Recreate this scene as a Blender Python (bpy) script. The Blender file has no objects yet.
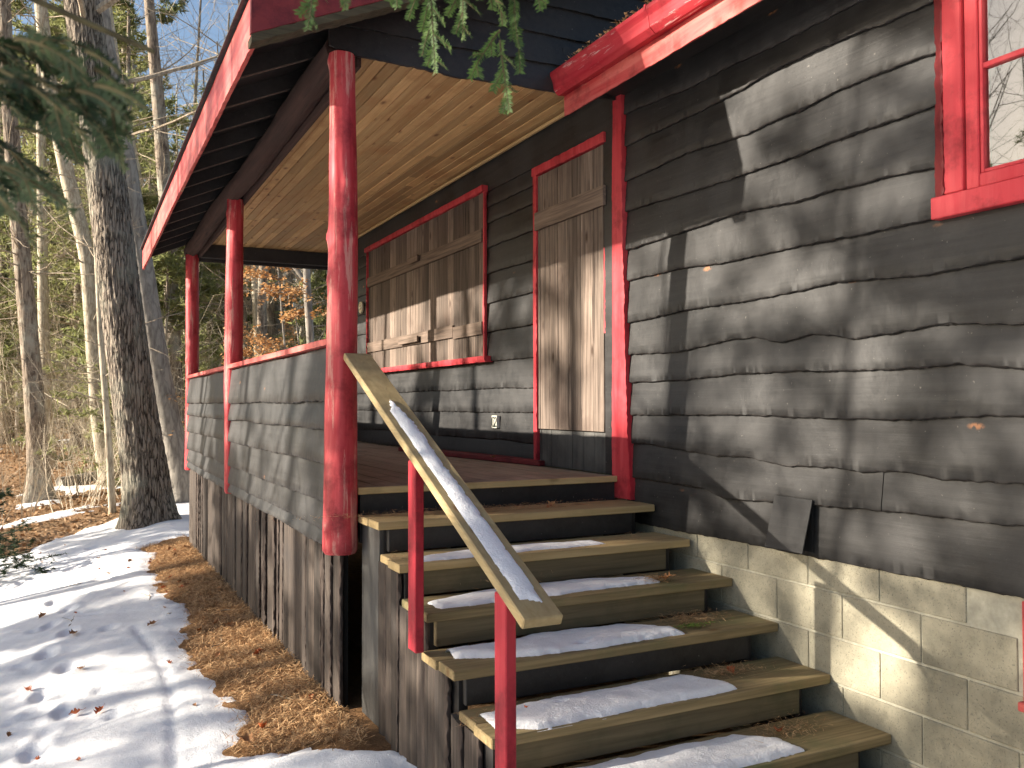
import bpy, math, random
import numpy as np
from mathutils import Matrix, Vector

random.seed(7)
sc = bpy.context.scene
COL = sc.collection
R = math.radians

# ------------------------------------------------------------------ camera
FX = 875.0
cd = bpy.data.cameras.new('camera')
cd.sensor_width = 4.86
cd.lens = 4.86 * FX / 1024.0
cd.clip_start = 0.02
cd.clip_end = 900.0
cd.dof.use_dof = True
cd.dof.focus_distance = 5.2
cd.dof.aperture_fstop = 1.1
cam = bpy.data.objects.new('camera', cd)
COL.objects.link(cam)
CF = Vector((0.44504478, 0.89522586, 0.02249011))
CR = Vector((0.89547528, -0.44510371, -0.00258961))
CU = Vector((-0.00769215, -0.02129183, 0.99974371))
CC = Vector((-3.0570, -4.6051, 0.4512))
cam.matrix_world = Matrix(((CR.x, CU.x, -CF.x, CC.x), (CR.y, CU.y, -CF.y, CC.y), (CR.z, CU.z, -CF.z, CC.z), (0, 0, 0, 1)))
sc.camera = cam

# ------------------------------------------------------------------ daylight
SUN_D = Vector((-1.0, 0.33, 0.335)).normalized()          # towards the sun
SUN_EL = math.asin(SUN_D.z)
world = bpy.data.worlds.new('World')
sc.world = world
world.use_nodes = True
wn = world.node_tree
bg = wn.nodes['Background']
sky = wn.nodes.new('ShaderNodeTexSky')
sky.sky_type = 'NISHITA'
sky.sun_disc = False
sky.sun_elevation = SUN_EL
sky.sun_rotation = math.atan2(SUN_D.x, SUN_D.y) % (2 * math.pi)
sky.altitude = 100
sky.air_density = 1.0
sky.dust_density = 2.0
sky.ozone_density = 1.5
wn.links.new(sky.outputs[0], bg.inputs[0])
bg.inputs[1].default_value = 0.075
sl = bpy.data.lights.new('sun', 'SUN')
sl.energy = 5.0
sl.angle = R(0.53)
sl.color = (1.0, 0.90, 0.76)
sun = bpy.data.objects.new('sun', sl)
COL.objects.link(sun)
sun.rotation_euler = SUN_D.to_track_quat('Z', 'Y').to_euler()
sc.view_settings.view_transform = 'Standard'
sc.view_settings.look = 'None'
sc.view_settings.gamma = 1.0
sc.view_settings.use_curve_mapping = False
sc.view_settings.exposure = 1.6
sc.cycles.max_bounces = 7
sc.cycles.diffuse_bounces = 4
sc.cycles.transparent_max_bounces = 8
sc.cycles.sample_clamp_indirect = 8.0

# ------------------------------------------------------------------ noise
def _h(ix, iy, iz, s):
    n = (ix * 374761393 + iy * 668265263 + iz * 2147483647 + s * 974634777) & 0xffffffff
    n = ((n ^ (n >> 13)) * 1274126177) & 0xffffffff
    n = (n ^ (n >> 16)) & 0xffff
    return n / 32767.5 - 1.0

def noise(x, y=0.0, z=0.0, s=0):
    x, y, z = np.broadcast_arrays(np.asarray(x, float), np.asarray(y, float), np.asarray(z, float))
    ix = np.floor(x).astype(np.int64); iy = np.floor(y).astype(np.int64); iz = np.floor(z).astype(np.int64)
    fx = x - ix; fy = y - iy; fz = z - iz
    fx = fx * fx * (3 - 2 * fx); fy = fy * fy * (3 - 2 * fy); fz = fz * fz * (3 - 2 * fz)
    r = 0
    for a in (0, 1):
        for b in (0, 1):
            for c in (0, 1):
                w = (fx if a else 1 - fx) * (fy if b else 1 - fy) * (fz if c else 1 - fz)
                r = r + w * _h(ix + a, iy + b, iz + c, s)
    return r

def fbm(x, y=0.0, z=0.0, s=0, o=4):
    r = 0; a = 1.0; f = 1.0
    for k in range(o):
        r = r + a * noise(np.asarray(x) * f, np.asarray(y) * f, np.asarray(z) * f, s + k * 17)
        a *= 0.5; f *= 2.03
    return r / 1.9

# ------------------------------------------------------------------ materials
class NT:
    def __init__(s, name, rough=0.7, spec=0.3):
        s.m = bpy.data.materials.new(name); s.m.use_nodes = True
        s.t = s.m.node_tree; s.n = s.t.nodes; s.b = s.n['Principled BSDF']
        s.b.inputs['Roughness'].default_value = rough
        s.b.inputs['Specular IOR Level'].default_value = spec
        s.out = s.n['Material Output']
    def add(s, typ, **k):
        n = s.n.new(typ)
        for a, v in k.items():
            setattr(n, a, v)
        return n
    def L(s, a, b): s.t.links.new(a, b)
    def coord(s, scale=(1, 1, 1), which='Object'):
        tc = s.add('ShaderNodeTexCoord'); mp = s.add('ShaderNodeMapping')
        mp.inputs['Scale'].default_value = scale
        s.L(tc.outputs[which], mp.inputs[0]); return mp.outputs[0]
    def rndcoord(s, scale=(1, 1, 1)):
        # object coordinates shifted board by board so the grain differs
        tc = s.add('ShaderNodeTexCoord'); at = s.add('ShaderNodeAttribute'); at.attribute_name = 'rnd'
        mu = s.add('ShaderNodeMath', operation='MULTIPLY'); mu.inputs[1].default_value = 37.0
        s.L(at.outputs['Fac'], mu.inputs[0])
        va = s.add('ShaderNodeVectorMath', operation='ADD')
        s.L(tc.outputs['Object'], va.inputs[0]); s.L(mu.outputs[0], va.inputs[1])
        mp = s.add('ShaderNodeMapping'); mp.inputs['Scale'].default_value = scale
        s.L(va.outputs[0], mp.inputs[0]); return mp.outputs[0]
    def noise(s, vec, scale, detail=5, rough=0.6, dist=0.0):
        n = s.add('ShaderNodeTexNoise'); n.inputs['Scale'].default_value = scale
        n.inputs['Detail'].default_value = detail; n.inputs['Roughness'].default_value = rough
        n.inputs['Distortion'].default_value = dist
        s.L(vec, n.inputs['Vector']); return n.outputs['Fac']
    def ramp(s, fac, *stops, interp='LINEAR'):
        n = s.add('ShaderNodeValToRGB'); cr = n.color_ramp; cr.interpolation = interp
        while len(cr.elements) < len(stops): cr.elements.new(0.5)
        for e, (p, c) in zip(cr.elements, stops):
            e.position = p; e.color = (c[0], c[1], c[2], 1) if hasattr(c, '__len__') else (c, c, c, 1)
        s.L(fac, n.inputs[0]); return n.outputs[0]
    def mix(s, fac, a, b, typ='MIX'):
        n = s.add('ShaderNodeMix', data_type='RGBA', blend_type=typ)
        for v, i in ((fac, 0), (a, 6), (b, 7)):
            if isinstance(v, (int, float)): n.inputs[i].default_value = v
            elif isinstance(v, tuple): n.inputs[i].default_value = (v[0], v[1], v[2], 1)
            else: s.L(v, n.inputs[i])
        return n.outputs[2]
    def col(s, c):
        if isinstance(c, tuple): s.b.inputs['Base Color'].default_value = (c[0], c[1], c[2], 1)
        else: s.L(c, s.b.inputs['Base Color'])
    def bump(s, h, strength=0.5, dist=0.01, prev=None):
        n = s.add('ShaderNodeBump'); n.inputs['Strength'].default_value = strength; n.inputs['Distance'].default_value = dist
        s.L(h, n.inputs['Height'])
        if prev is not None: s.L(prev, n.inputs['Normal'])
        s.L(n.outputs[0], s.b.inputs['Normal']); return n.outputs[0]
    def attr(s, name='rnd'):
        a = s.add('ShaderNodeAttribute'); a.attribute_name = name; return a.outputs['Fac']
    def rough(s, v): s.L(v, s.b.inputs['Roughness'])

M = {}
def wood(name, dark, light, grain, rough=0.75, knots=None, stain=None, bumps=0.35, tone=0.25, long=1.6):
    t = NT(name, rough)
    sc_ = {'x': (long, 45, 45), 'y': (45, long, 45), 'z': (45, 45, long)}[grain]
    v = t.rndcoord(sc_)
    g = t.noise(v, 1.0, 6, 0.62, 0.4)
    g2 = t.noise(t.rndcoord(tuple(a * 0.22 for a in sc_)), 1.0, 4, 0.6)
    c = t.mix(t.ramp(g, (0.3, 0), (0.7, 1)), dark, light)
    c = t.mix(t.ramp(g2, (0.35, 0.0), (0.7, 0.6)), c, tuple(a * 0.62 for a in light))
    r = t.attr()
    c = t.mix(t.ramp(r, (0, 1 - tone), (1, 1 + 0.0)), (0, 0, 0), c)
    if stain:
        sn = t.noise(t.coord((1, 1, 1)), 2.3, 5, 0.65)
        c = t.mix(t.ramp(sn, (0.5, 0), (0.72, 0.85)), c, stain)
    if knots:
        vo = t.add('ShaderNodeTexVoronoi'); vo.inputs['Scale'].default_value = 1.0
        ks = {'x': (3, 7, 7), 'y': (7, 3, 7), 'z': (7, 7, 3)}[grain]
        t.L(t.rndcoord(ks), vo.inputs['Vector'])
        c = t.mix(t.ramp(vo.outputs['Distance'], (0.05, 0.9), (0.16, 0.0)), c, knots)
    t.col(c)
    t.bump(g, bumps, 0.004)
    M[name] = t.m
    return t

def paint_black(name, base, hi, grain='y', knots=True):
    t = NT(name, 0.55, 0.38)
    sc_ = {'y': (30, 1.3, 30), 'z': (30, 30, 1.3)}[grain]
    g = t.noise(t.rndcoord(sc_), 1.0, 6, 0.65, 0.5)
    big = t.noise(t.coord(), 2.6, 6, 0.7)
    c = t.mix(t.ramp(g, (0.3, 0), (0.75, 1)), base, hi)
    c = t.mix(t.ramp(big, (0.42, 0.0), (0.68, 0.6)), c, tuple(a * 1.7 for a in hi))
    sp = t.noise(t.coord(), 55, 2, 0.5)
    c = t.mix(t.ramp(sp, (0.73, 0), (0.77, 0.4)), c, (0.25, 0.23, 0.20))
    if knots:
        vo = t.add('ShaderNodeTexVoronoi'); vo.inputs['Scale'].default_value = 1.0
        t.L(t.rndcoord((3, 1.7, 4.4)), vo.inputs['Vector'])
        nz = t.noise(t.coord(), 40, 3, 0.6)
        mk = t.mix(1.0, t.ramp(vo.outputs['Distance'], (0.035, 1.0), (0.075, 0.0)), t.ramp(nz, (0.42, 0), (0.55, 1)), 'MULTIPLY')
        c = t.mix(mk, c, (0.30, 0.13, 0.055))
    t.col(c)
    t.rough(t.ramp(big, (0.3, 0.42), (0.7, 0.62)))
    b = t.bump(g, 0.30, 0.005)
    t.bump(t.noise(t.coord(), 9, 4, 0.6), 0.2, 0.012, b)
    M[name] = t.m

def paint_red(name, base, worn, amount=0.6, grain='z', under=(0.42, 0.30, 0.20), patch=1.7):
    t = NT(name, 0.55, 0.25)
    sc_ = {'x': (1.2, 14, 14), 'y': (14, 1.2, 14), 'z': (14, 14, 1.2)}[grain]
    g = t.noise(t.coord(sc_), 1.0, 6, 0.65, 0.6)
    c = t.mix(t.ramp(g, (0.35, 0), (0.7, 1)), base, worn)
    g2 = t.noise(t.coord(tuple(a * 0.55 for a in sc_)), patch, 8, 0.75, 0.3)
    a0 = 0.78 - 0.22 * amount
    c = t.mix(t.ramp(g2, (a0, 0), (a0 + 0.05, 0.9)), c, under)
    dk = t.noise(t.coord(), 5, 6, 0.7)
    c = t.mix(t.ramp(dk, (0.5, 0), (0.7, 0.7)), c, tuple(a * 0.25 for a in base))
    t.col(c); t.bump(g, 0.4, 0.006)
    t.rough(t.ramp(g2, (0.3, 0.42), (0.7, 0.7)))
    M[name] = t.m

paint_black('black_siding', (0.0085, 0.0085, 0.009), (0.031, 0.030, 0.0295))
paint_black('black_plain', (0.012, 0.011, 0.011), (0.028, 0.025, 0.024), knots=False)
paint_black('black_boards', (0.03, 0.03, 0.03), (0.085, 0.082, 0.075), grain='z', knots=False)
paint_red('red_post', (0.40, 0.022, 0.034), (0.56, 0.09, 0.095), 1.1, under=(0.55, 0.24, 0.20), patch=2.2)
paint_red('red_trim', (0.40, 0.022, 0.034), (0.54, 0.07, 0.08), 0.45)
paint_red('red_fascia', (0.44, 0.05, 0.05), (0.60, 0.17, 0.14), 0.8, grain='y')
paint_red('red_gutter', (0.34, 0.012, 0.025), (0.46, 0.05, 0.055), 0.85, grain='y', under=(0.55, 0.42, 0.38))
paint_red('red_stair', (0.34, 0.014, 0.028), (0.44, 0.035, 0.05), 0.15)
paint_red('red_window', (0.54, 0.040, 0.055), (0.62, 0.08, 0.09), 0.1)
paint_red('dark_red', (0.15, 0.02, 0.025), (0.20, 0.03, 0.03), 0.2, grain='y')
wood('ceiling_pine', (0.56, 0.31, 0.12), (0.84, 0.56, 0.27), 'y', 0.55, knots=(0.16, 0.06, 0.02), stain=(0.38, 0.19, 0.075), tone=0.5)
wood('pale_pine', (0.50, 0.32, 0.14), (0.68, 0.48, 0.24), 'y', 0.6)
wood('deck_wood', (0.24, 0.175, 0.12), (0.46, 0.35, 0.25), 'y', 0.7, stain=(0.10, 0.07, 0.05))
wood('tread_lit_tone', (0.40, 0.28, 0.12), (0.64, 0.47, 0.235), 'x', 0.75, knots=(0.14, 0.08, 0.03), stain=(0.28, 0.21, 0.09))  # lighter twin of tread_wood; sun on the top treads put into its colour
wood('tread_wood', (0.17, 0.125, 0.055), (0.42, 0.31, 0.155), 'x', 0.75, knots=(0.14, 0.08, 0.03), stain=(0.13, 0.14, 0.06))
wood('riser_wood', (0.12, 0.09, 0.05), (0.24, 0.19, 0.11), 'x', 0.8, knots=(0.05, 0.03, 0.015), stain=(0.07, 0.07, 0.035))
wood('rail_wood', (0.40, 0.29, 0.135), (0.60, 0.46, 0.24), 'y', 0.6, knots=(0.2, 0.1, 0.04), stain=(0.32, 0.24, 0.115))
wood('weathered', (0.028, 0.019, 0.015), (0.37, 0.285, 0.23), 'z', 0.85, knots=(0.05, 0.03, 0.02), stain=(0.10, 0.07, 0.055), bumps=0.8, tone=0.68)
wood('weathered_brace_and_lit_edge', (0.07, 0.05, 0.04), (0.27, 0.20, 0.155), 'y', 0.85, bumps=0.6)
wood('skirt_wood', (0.020, 0.016, 0.014), (0.135, 0.105, 0.085), 'z', 0.9, stain=(0.035, 0.03, 0.028), bumps=0.9, tone=0.6)
wood('bark_edge', (0.04, 0.032, 0.028), (0.12, 0.09, 0.075), 'z', 0.95, bumps=1.0)
wood('rough_beam', (0.022, 0.015, 0.013), (0.085, 0.045, 0.036), 'y', 0.9, bumps=0.9)
wood('mossy_wood', (0.03, 0.026, 0.014), (0.11, 0.09, 0.055), 'x', 0.95, stain=(0.06, 0.075, 0.02), bumps=0.9)

def plain(name, c, rough=0.8, vary=0.25, scale=8, spec=0.3, bump=0.0, emit=None):
    t = NT(name, rough, spec)
    n = t.noise(t.coord(), scale, 5, 0.65)
    t.col(t.mix(t.ramp(n, (0.3, 0), (0.7, 1)), tuple(a * (1 - vary) for a in c), tuple(min(1, a * (1 + vary)) for a in c)))
    if bump: t.bump(n, bump, 0.01)
    M[name] = t.m
    return t

# concrete blocks and mortar
t = NT('block', 0.9, 0.2)
n1 = t.noise(t.coord(), 3.0, 6, 0.7); n2 = t.noise(t.coord(), 140, 3, 0.6)
c = t.mix(t.ramp(n1, (0.3, 0), (0.7, 1)), (0.24, 0.225, 0.17), (0.47, 0.43, 0.32))
c = t.mix(t.ramp(t.attr(), (0, 0.82), (1, 1.0)), (0, 0, 0), c)
c = t.mix(t.ramp(n2, (0.30, 0.8), (0.42, 0.0)), c, (0.12, 0.115, 0.09)); n4 = t.noise(t.coord(), 11, 6, 0.75); c = t.mix(t.ramp(n4, (0.52, 0), (0.68, 0.45)), c, (0.17, 0.16, 0.12))
n3 = t.noise(t.coord((1, 2.0, 0.7)), 2.2, 4, 0.6)
c = t.mix(t.ramp(n3, (0.68, 0), (0.70, 0.35)), c, (0.52, 0.52, 0.46))
t.col(c); t.bump(n2, 0.5, 0.004); M['block'] = t.m
plain('mortar', (0.40, 0.38, 0.30), 0.9, 0.2, 20, bump=0.3)
plain('room_wall', (0.42, 0.38, 0.30), 0.8, 0.1)
plain('void', (0.015, 0.014, 0.013), 1.0, 0.2)
plain('shingle', (0.07, 0.07, 0.07), 0.95, 0.4, 30, bump=0.5)
plain('white_plastic', (0.70, 0.66, 0.48), 0.4, 0.1)
plain('plate_white', (0.78, 0.76, 0.66), 0.5, 0.05)
plain('ink', (0.02, 0.03, 0.02), 0.6, 0.1)
plain('metal_grey', (0.30, 0.28, 0.26), 0.5, 0.2)
plain('leaf_brown', (0.36, 0.17, 0.07), 0.7, 0.4, 12)
plain('leaf_red', (0.45, 0.12, 0.04), 0.6, 0.3, 12)
plain('chip', (0.55, 0.47, 0.40), 0.8, 0.3, 20)

# snow
t = NT('snow', 0.55, 0.4)
t.col((0.88, 0.88, 0.885)); t.b.inputs['Subsurface Weight'].default_value = 0.0
a = t.noise(t.coord(), 7, 6, 0.65); b_ = t.noise(t.coord(), 120, 3, 0.6)
p = t.bump(a, 0.4, 0.03); t.bump(b_, 0.55, 0.006, p)
M['snow'] = t.m

def leafmat(name, a, b, rough=0.6, trans=0.35, scale=0.7):
    t = NT(name, rough, 0.3)
    n = t.noise(t.coord(), scale, 3, 0.6)
    r = t.attr()
    c = t.mix(t.ramp(n, (0.35, 0), (0.65, 1)), a, b)
    c = t.mix(t.ramp(r, (0, 0.6), (1, 1.0)), (0, 0, 0), c)
    t.col(c)
    if trans:
        tr = t.add('ShaderNodeBsdfTranslucent'); t.L(c, tr.inputs[0])
        mx = t.add('ShaderNodeMixShader'); mx.inputs[0].default_value = trans
        t.L(t.b.outputs[0], mx.inputs[1]); t.L(tr.outputs[0], mx.inputs[2]); t.L(mx.outputs[0], t.out.inputs[0])
    M[name] = t.m
leafmat('pine_foliage', (0.20, 0.23, 0.09), (0.40, 0.41, 0.17), trans=0.5)
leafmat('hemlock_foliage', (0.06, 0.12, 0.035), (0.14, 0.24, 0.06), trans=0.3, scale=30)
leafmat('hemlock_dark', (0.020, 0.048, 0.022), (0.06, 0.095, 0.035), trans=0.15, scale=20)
leafmat('beech_leaf', (0.55, 0.26, 0.09), (0.80, 0.50, 0.24), trans=0.4, scale=4)
leafmat('needle_litter', (0.34, 0.16, 0.06), (0.88, 0.58, 0.30), trans=0.0, scale=25)
leafmat('leaf_litter', (0.30, 0.17, 0.08), (0.52, 0.34, 0.19), trans=0.0, scale=9)
leafmat('bright_moss', (0.16, 0.26, 0.04), (0.26, 0.38, 0.08), trans=0.2, scale=9)

def bark(name, dark, light, freq, stretch=0.13, bumpd=0.03, lich=None, strength=0.8, cell=0.2):
    t = NT(name, 0.92, 0.15)
    v = t.coord((freq, freq, freq * stretch))
    g = t.noise(v, 1.0, 7, 0.68, 0.8)
    vo = t.add('ShaderNodeTexVoronoi', feature='DISTANCE_TO_EDGE'); vo.inputs['Scale'].default_value = 1.1
    wv = t.add('ShaderNodeVectorMath', operation='ADD'); nn = t.add('ShaderNodeTexNoise'); nn.inputs['Scale'].default_value = 1.3; t.L(t.coord((freq, freq, freq * stretch)), nn.inputs['Vector']); t.L(t.coord((freq, freq, freq * stretch * 0.8)), wv.inputs[0]); t.L(nn.outputs['Color'], wv.inputs[1]); t.L(wv.outputs[0], vo.inputs['Vector'])
    rr = t.ramp(vo.outputs['Distance'], (0.0, 0.15), (0.22, 1))
    h = t.mix(cell, g, rr)
    c = t.mix(t.ramp(h, (0.36, 0), (0.62, 1)), dark, light)
    if lich:
        l = t.noise(t.coord(), 1.8, 5, 0.7)
        c = t.mix(t.ramp(l, (0.5, 0), (0.64, 0.75)), c, lich)
    t.col(c); t.bump(h, strength, bumpd)
    M[name] = t.m
bark('oak_bark', (0.035, 0.027, 0.021), (0.30, 0.25, 0.20), 20, stretch=0.13, strength=1.0, bumpd=0.05, lich=(0.26, 0.25, 0.20), cell=0.35)
bark('grey_bark', (0.15, 0.135, 0.12), (0.31, 0.285, 0.25), 9, 0.3, 0.012, strength=0.5)
bark('pine_bark', (0.08, 0.06, 0.048), (0.30, 0.245, 0.19), 14, 0.2, 0.02, lich=(0.36, 0.35, 0.29))
bark('pale_bark', (0.24, 0.20, 0.15), (0.50, 0.45, 0.35), 12, 0.3, 0.01, strength=0.5)
bark('twig_bark', (0.20, 0.16, 0.12), (0.44, 0.37, 0.28), 15, 0.3, 0.004, strength=0.3)
bark('green_twig', (0.06, 0.05, 0.03), (0.13, 0.11, 0.06), 15, 0.3, 0.004, strength=0.3)
bark('brush_bark', (0.32, 0.27, 0.20), (0.60, 0.53, 0.42), 6, 0.3, 0.004, strength=0.3)

# glass
t = NT('glass_pane', 0.03, 0.5)
gl = t.add('ShaderNodeBsdfGlossy'); gl.inputs['Roughness'].default_value = 0.015; gl.inputs[0].default_value = (1, 1, 1, 1)
tp = t.add('ShaderNodeBsdfTransparent'); tp.inputs[0].default_value = (0.85, 0.88, 0.86, 1)
fr = t.add('ShaderNodeFresnel'); fr.inputs[0].default_value = 2.3
mx = t.add('ShaderNodeMixShader'); t.L(fr.outputs[0], mx.inputs[0]); t.L(tp.outputs[0], mx.inputs[1]); t.L(gl.outputs[0], mx.inputs[2])
t.L(mx.outputs[0], t.out.inputs[0]); M['glass_pane'] = t.m

# ground materials
t = NT('forest_floor', 0.95, 0.1)
a = t.noise(t.coord(), 1.4, 6, 0.7); b_ = t.noise(t.coord(), 18, 5, 0.75); d_ = t.noise(t.coord(), 60, 3, 0.6)
c = t.mix(t.ramp(b_, (0.35, 0), (0.65, 1)), (0.14, 0.085, 0.045), (0.38, 0.25, 0.14))
c = t.mix(t.ramp(a, (0.4, 0), (0.65, 0.7)), c, (0.36, 0.20, 0.10))
c = t.mix(t.ramp(d_, (0.62, 0), (0.68, 0.7)), c, (0.55, 0.43, 0.30))
t.col(c); p = t.bump(b_, 0.9, 0.05); t.bump(d_, 0.6, 0.01, p); M['forest_floor'] = t.m
t = NT('needle_bed', 0.95, 0.1)
b_ = t.noise(t.coord((1, 1, 1)), 45, 5, 0.8, 1.5); a = t.noise(t.coord(), 4, 5, 0.7)
c = t.mix(t.ramp(b_, (0.35, 0), (0.65, 1)), (0.08, 0.04, 0.02), (0.36, 0.20, 0.09))
c = t.mix(t.ramp(a, (0.42, 0), (0.7, 0.6)), c, (0.22, 0.13, 0.07))
t.col(c); t.bump(b_, 0.9, 0.015); M['needle_bed'] = t.m

# ------------------------------------------------------------------ mesh helper
class MB:
    def __init__(s): s.v = []; s.f = []; s.r = []; s.mi = []; s.nv = 0
    def add(s, verts, faces, rnd=None, mi=0):
        verts = np.asarray(verts, float).reshape(-1, 3)
        if rnd is None: rnd = random.random()
        s.v.append(verts); o = s.nv; s.nv += len(verts)
        for f in faces: s.f.append(tuple(int(i) + o for i in f))
        s.r.extend([rnd] * len(faces) if np.isscalar(rnd) else list(rnd)); s.mi.extend([mi] * len(faces))
    def box(s, x0, x1, y0, y1, z0, z1, rnd=None, mi=0, rot=None, piv=None):
        v = np.array([(x, y, z) for x in (x0, x1) for y in (y0, y1) for z in (z0, z1)], float)
        if rot is not None:
            pv = np.array(piv if piv is not None else v.mean(0)); v = (v - pv) @ np.array(rot).T + pv
        s.add(v, [(0, 1, 3, 2), (4, 6, 7, 5), (0, 4, 5, 1), (2, 3, 7, 6), (0, 2, 6, 4), (1, 5, 7, 3)], rnd, mi)
    def prism(s, poly, axis, a, b, rnd=None, mi=0):
        # poly: (u,v) pairs in the plane normal to axis, order x:(y,z) y:(x,z) z:(x,y)
        def P(u, v, w): return {'x': (w, u, v), 'y': (u, w, v), 'z': (u, v, w)}[axis]
        n = len(poly)
        v = [P(u, q, a) for u, q in poly] + [P(u, q, b) for u, q in poly]
        f = [tuple(range(n))[::-1], tuple(range(n, 2 * n))] + [(i, (i + 1) % n, n + (i + 1) % n, n + i) for i in range(n)]
        s.add(v, f, rnd, mi)
    def grid(s, G, rnd=None, mi=0, wrap=False):
        # G: (m, n, 3)
        m, n, _ = G.shape
        i = np.arange(m * n).reshape(m, n)
        if wrap: i = np.concatenate([i, i[:, :1]], 1)
        q = np.stack([i[:-1, :-1], i[:-1, 1:], i[1:, 1:], i[1:, :-1]], -1).reshape(-1, 4)
        s.add(G.reshape(-1, 3), q.tolist(), rnd, mi)
    def tube(s, pts, rad, n=8, disp=None, cap=True, rnd=None, mi=0):
        pts = np.asarray(pts, float); m = len(pts); rad = np.broadcast_to(rad, (m,))
        T = np.gradient(pts, axis=0); T /= np.linalg.norm(T, axis=1)[:, None] + 1e-9
        ref = np.array([1.0, 0.02, 0.01]) if abs(T[0][0]) < 0.8 else np.array([0.0, 1.0, 0.03])
        A = np.cross(T, ref); A /= np.linalg.norm(A, axis=1)[:, None] + 1e-9; B = np.cross(T, A)
        th = np.linspace(0, 2 * math.pi, n, endpoint=False)
        rr = rad[:, None] * np.ones((m, n))
        if disp is not None: rr = rr + disp(pts, th, rr)
        G = pts[:, None, :] + rr[..., None] * (A[:, None, :] * np.cos(th)[None, :, None] + B[:, None, :] * np.sin(th)[None, :, None])
        o = s.nv; s.grid(G, rnd, mi, wrap=True)
        if cap:
            s.f.append(tuple(range(o, o + n))); s.f.append(tuple(range(o + (m - 1) * n, o + m * n))[::-1])
            k = s.r[-1]; s.r += [k, k]; s.mi += [mi, mi]
    def build(s, name, mats, parent=None, smooth=False, bevel=0.0, local=False, auto=None):
        me = bpy.data.meshes.new(name)
        V = np.concatenate(s.v) if s.v else np.zeros((0, 3))
        me.from_pydata(V.tolist(), [], s.f)
        mats = mats if isinstance(mats, (list, tuple)) else [mats]
        for m in mats: me.materials.append(M[m])
        if len(mats) > 1: me.polygons.foreach_set('material_index', s.mi)
        at = me.attributes.new('rnd', 'FLOAT', 'FACE'); at.data.foreach_set('value', np.array(s.r, dtype=np.float32))
        if smooth: me.polygons.foreach_set('use_smooth', [True] * len(me.polygons))
        me.update()
        o = bpy.data.objects.new(name, me); COL.objects.link(o)
        if parent is not None:
            o.parent = parent
            if not local and parent.type == 'EMPTY': o.matrix_parent_inverse = Matrix.Translation(-parent.location)
        if auto: 
            me.polygons.foreach_set('use_smooth', [True] * len(me.polygons)); me.set_sharp_from_angle(angle=R(auto))
        if bevel:
            b = o.modifiers.new('bevel', 'BEVEL'); b.width = bevel; b.segments = 1; b.limit_method = 'ANGLE'
        return o

def root_loc(o):
    v = Vector((0, 0, 0))
    while o is not None:
        v = v + o.location; o = o.parent
    return v

def tag(o, label=None, cat=None, group=None, kind=None):
    if label: o['label'] = label
    if cat: o['category'] = cat
    if group: o['group'] = group
    if kind: o['kind'] = kind
    return o
def thing(name, loc, label, cat, group=None):
    o = bpy.data.objects.new(name, None); COL.objects.link(o); o.location = loc
    o.empty_display_size = 0.2
    return tag(o, label, cat, group)
def copy_tree(o, parent=None):
    c = o.copy(); COL.objects.link(c)
    if parent is not None: c.parent = parent
    for ch in list(o.children): copy_tree(ch, c)
    return c

def rng_interp(pts):
    p = sorted(pts); xs = [a for a, _ in p]; ys = [b for _, b in p]
    return lambda u: np.interp(u, xs, ys)

def live_board(mb, mp, u0, u1, lo, hi, wlo, whi, T, du=0.03, nv=5, seed=0, jag=0.004, bumpy=0.003, wander=0.0, rnd=None, mi=0, barkmi=None, strip=0.0):
    """a slab with natural edges. mp(u, v, w)->xyz arrays; lo/hi edges as numbers or functions of u, w outward."""
    n = max(2, int(abs(u1 - u0) / du) + 1)
    u = np.linspace(u0, u1, n)
    L = lo(u) if callable(lo) else np.full(n, float(lo)); H = hi(u) if callable(hi) else np.full(n, float(hi))
    L = L + jag * fbm(u * 28, seed * 3.1, 0, seed, 3) + wander * fbm(u * 1.7, seed * 5.3, 0, seed + 5, 3)
    H = H + jag * fbm(u * 28, seed * 3.1 + 50, 0, seed + 9, 3) + wander * fbm(u * 1.7, seed * 5.3 + 9, 0, seed + 15, 3)
    rows = []
    rows.append((L + 0.004 + 0.5 * jag * noise(u * 60, 7, 0, seed), np.full(n, wlo - T)))
    rows.append((L - 0.3 * jag + 0.5 * jag * noise(u * 75, 3, 0, seed), np.full(n, wlo - T * 0.55) + 0.3 * T * noise(u * 50, 1, 0, seed)))
    nb0 = 2
    if strip:
        rows.append((L, np.full(n, wlo - 0.1 * T) - 0.3 * T * np.abs(noise(u * 45, 2, 0, seed)))); nb0 = 3
        L = L + strip * (0.75 + 0.7 * fbm(u * 14, 5, 0, seed + 31, 3)).clip(0.15, 2)
    for k in range(nv):
        t_ = k / (nv - 1)
        v = L * (1 - t_) + H * t_
        w = wlo * (1 - t_) + whi * t_ + bumpy * fbm(u * 1.6, v * 7 + seed, 0, seed + 3, 3)
        if k == 0: w = w - 0.15 * T * np.abs(noise(u * 40, 2, 0, seed))
        rows.append((v, w))
    rows.append((H, np.full(n, whi - T)))
    G = np.stack([np.stack(mp(u, v, w), -1) for v, w in rows], 0)
    m = len(rows)
    rr = random.random() if rnd is None else rnd
    o = mb.nv
    mb.grid(G, rr, mi)
    if barkmi is not None:
        for k in range(nb0 * (n - 1)): mb.mi[-(m - 1) * (n - 1) + k] = barkmi
    # back and ends
    mb.f.extend([(o + j, o + j + 1, o + (m - 1) * n + j + 1, o + (m - 1) * n + j) for j in range(n - 1)])
    mb.r.extend([rr] * (n - 1)); mb.mi.extend([mi] * (n - 1))
    mb.f.append(tuple(o + k * n for k in range(m))); mb.f.append(tuple(o + k * n + n - 1 for k in range(m))[::-1])
    mb.r.extend([rr] * 2); mb.mi.extend([mi] * 2)

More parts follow.
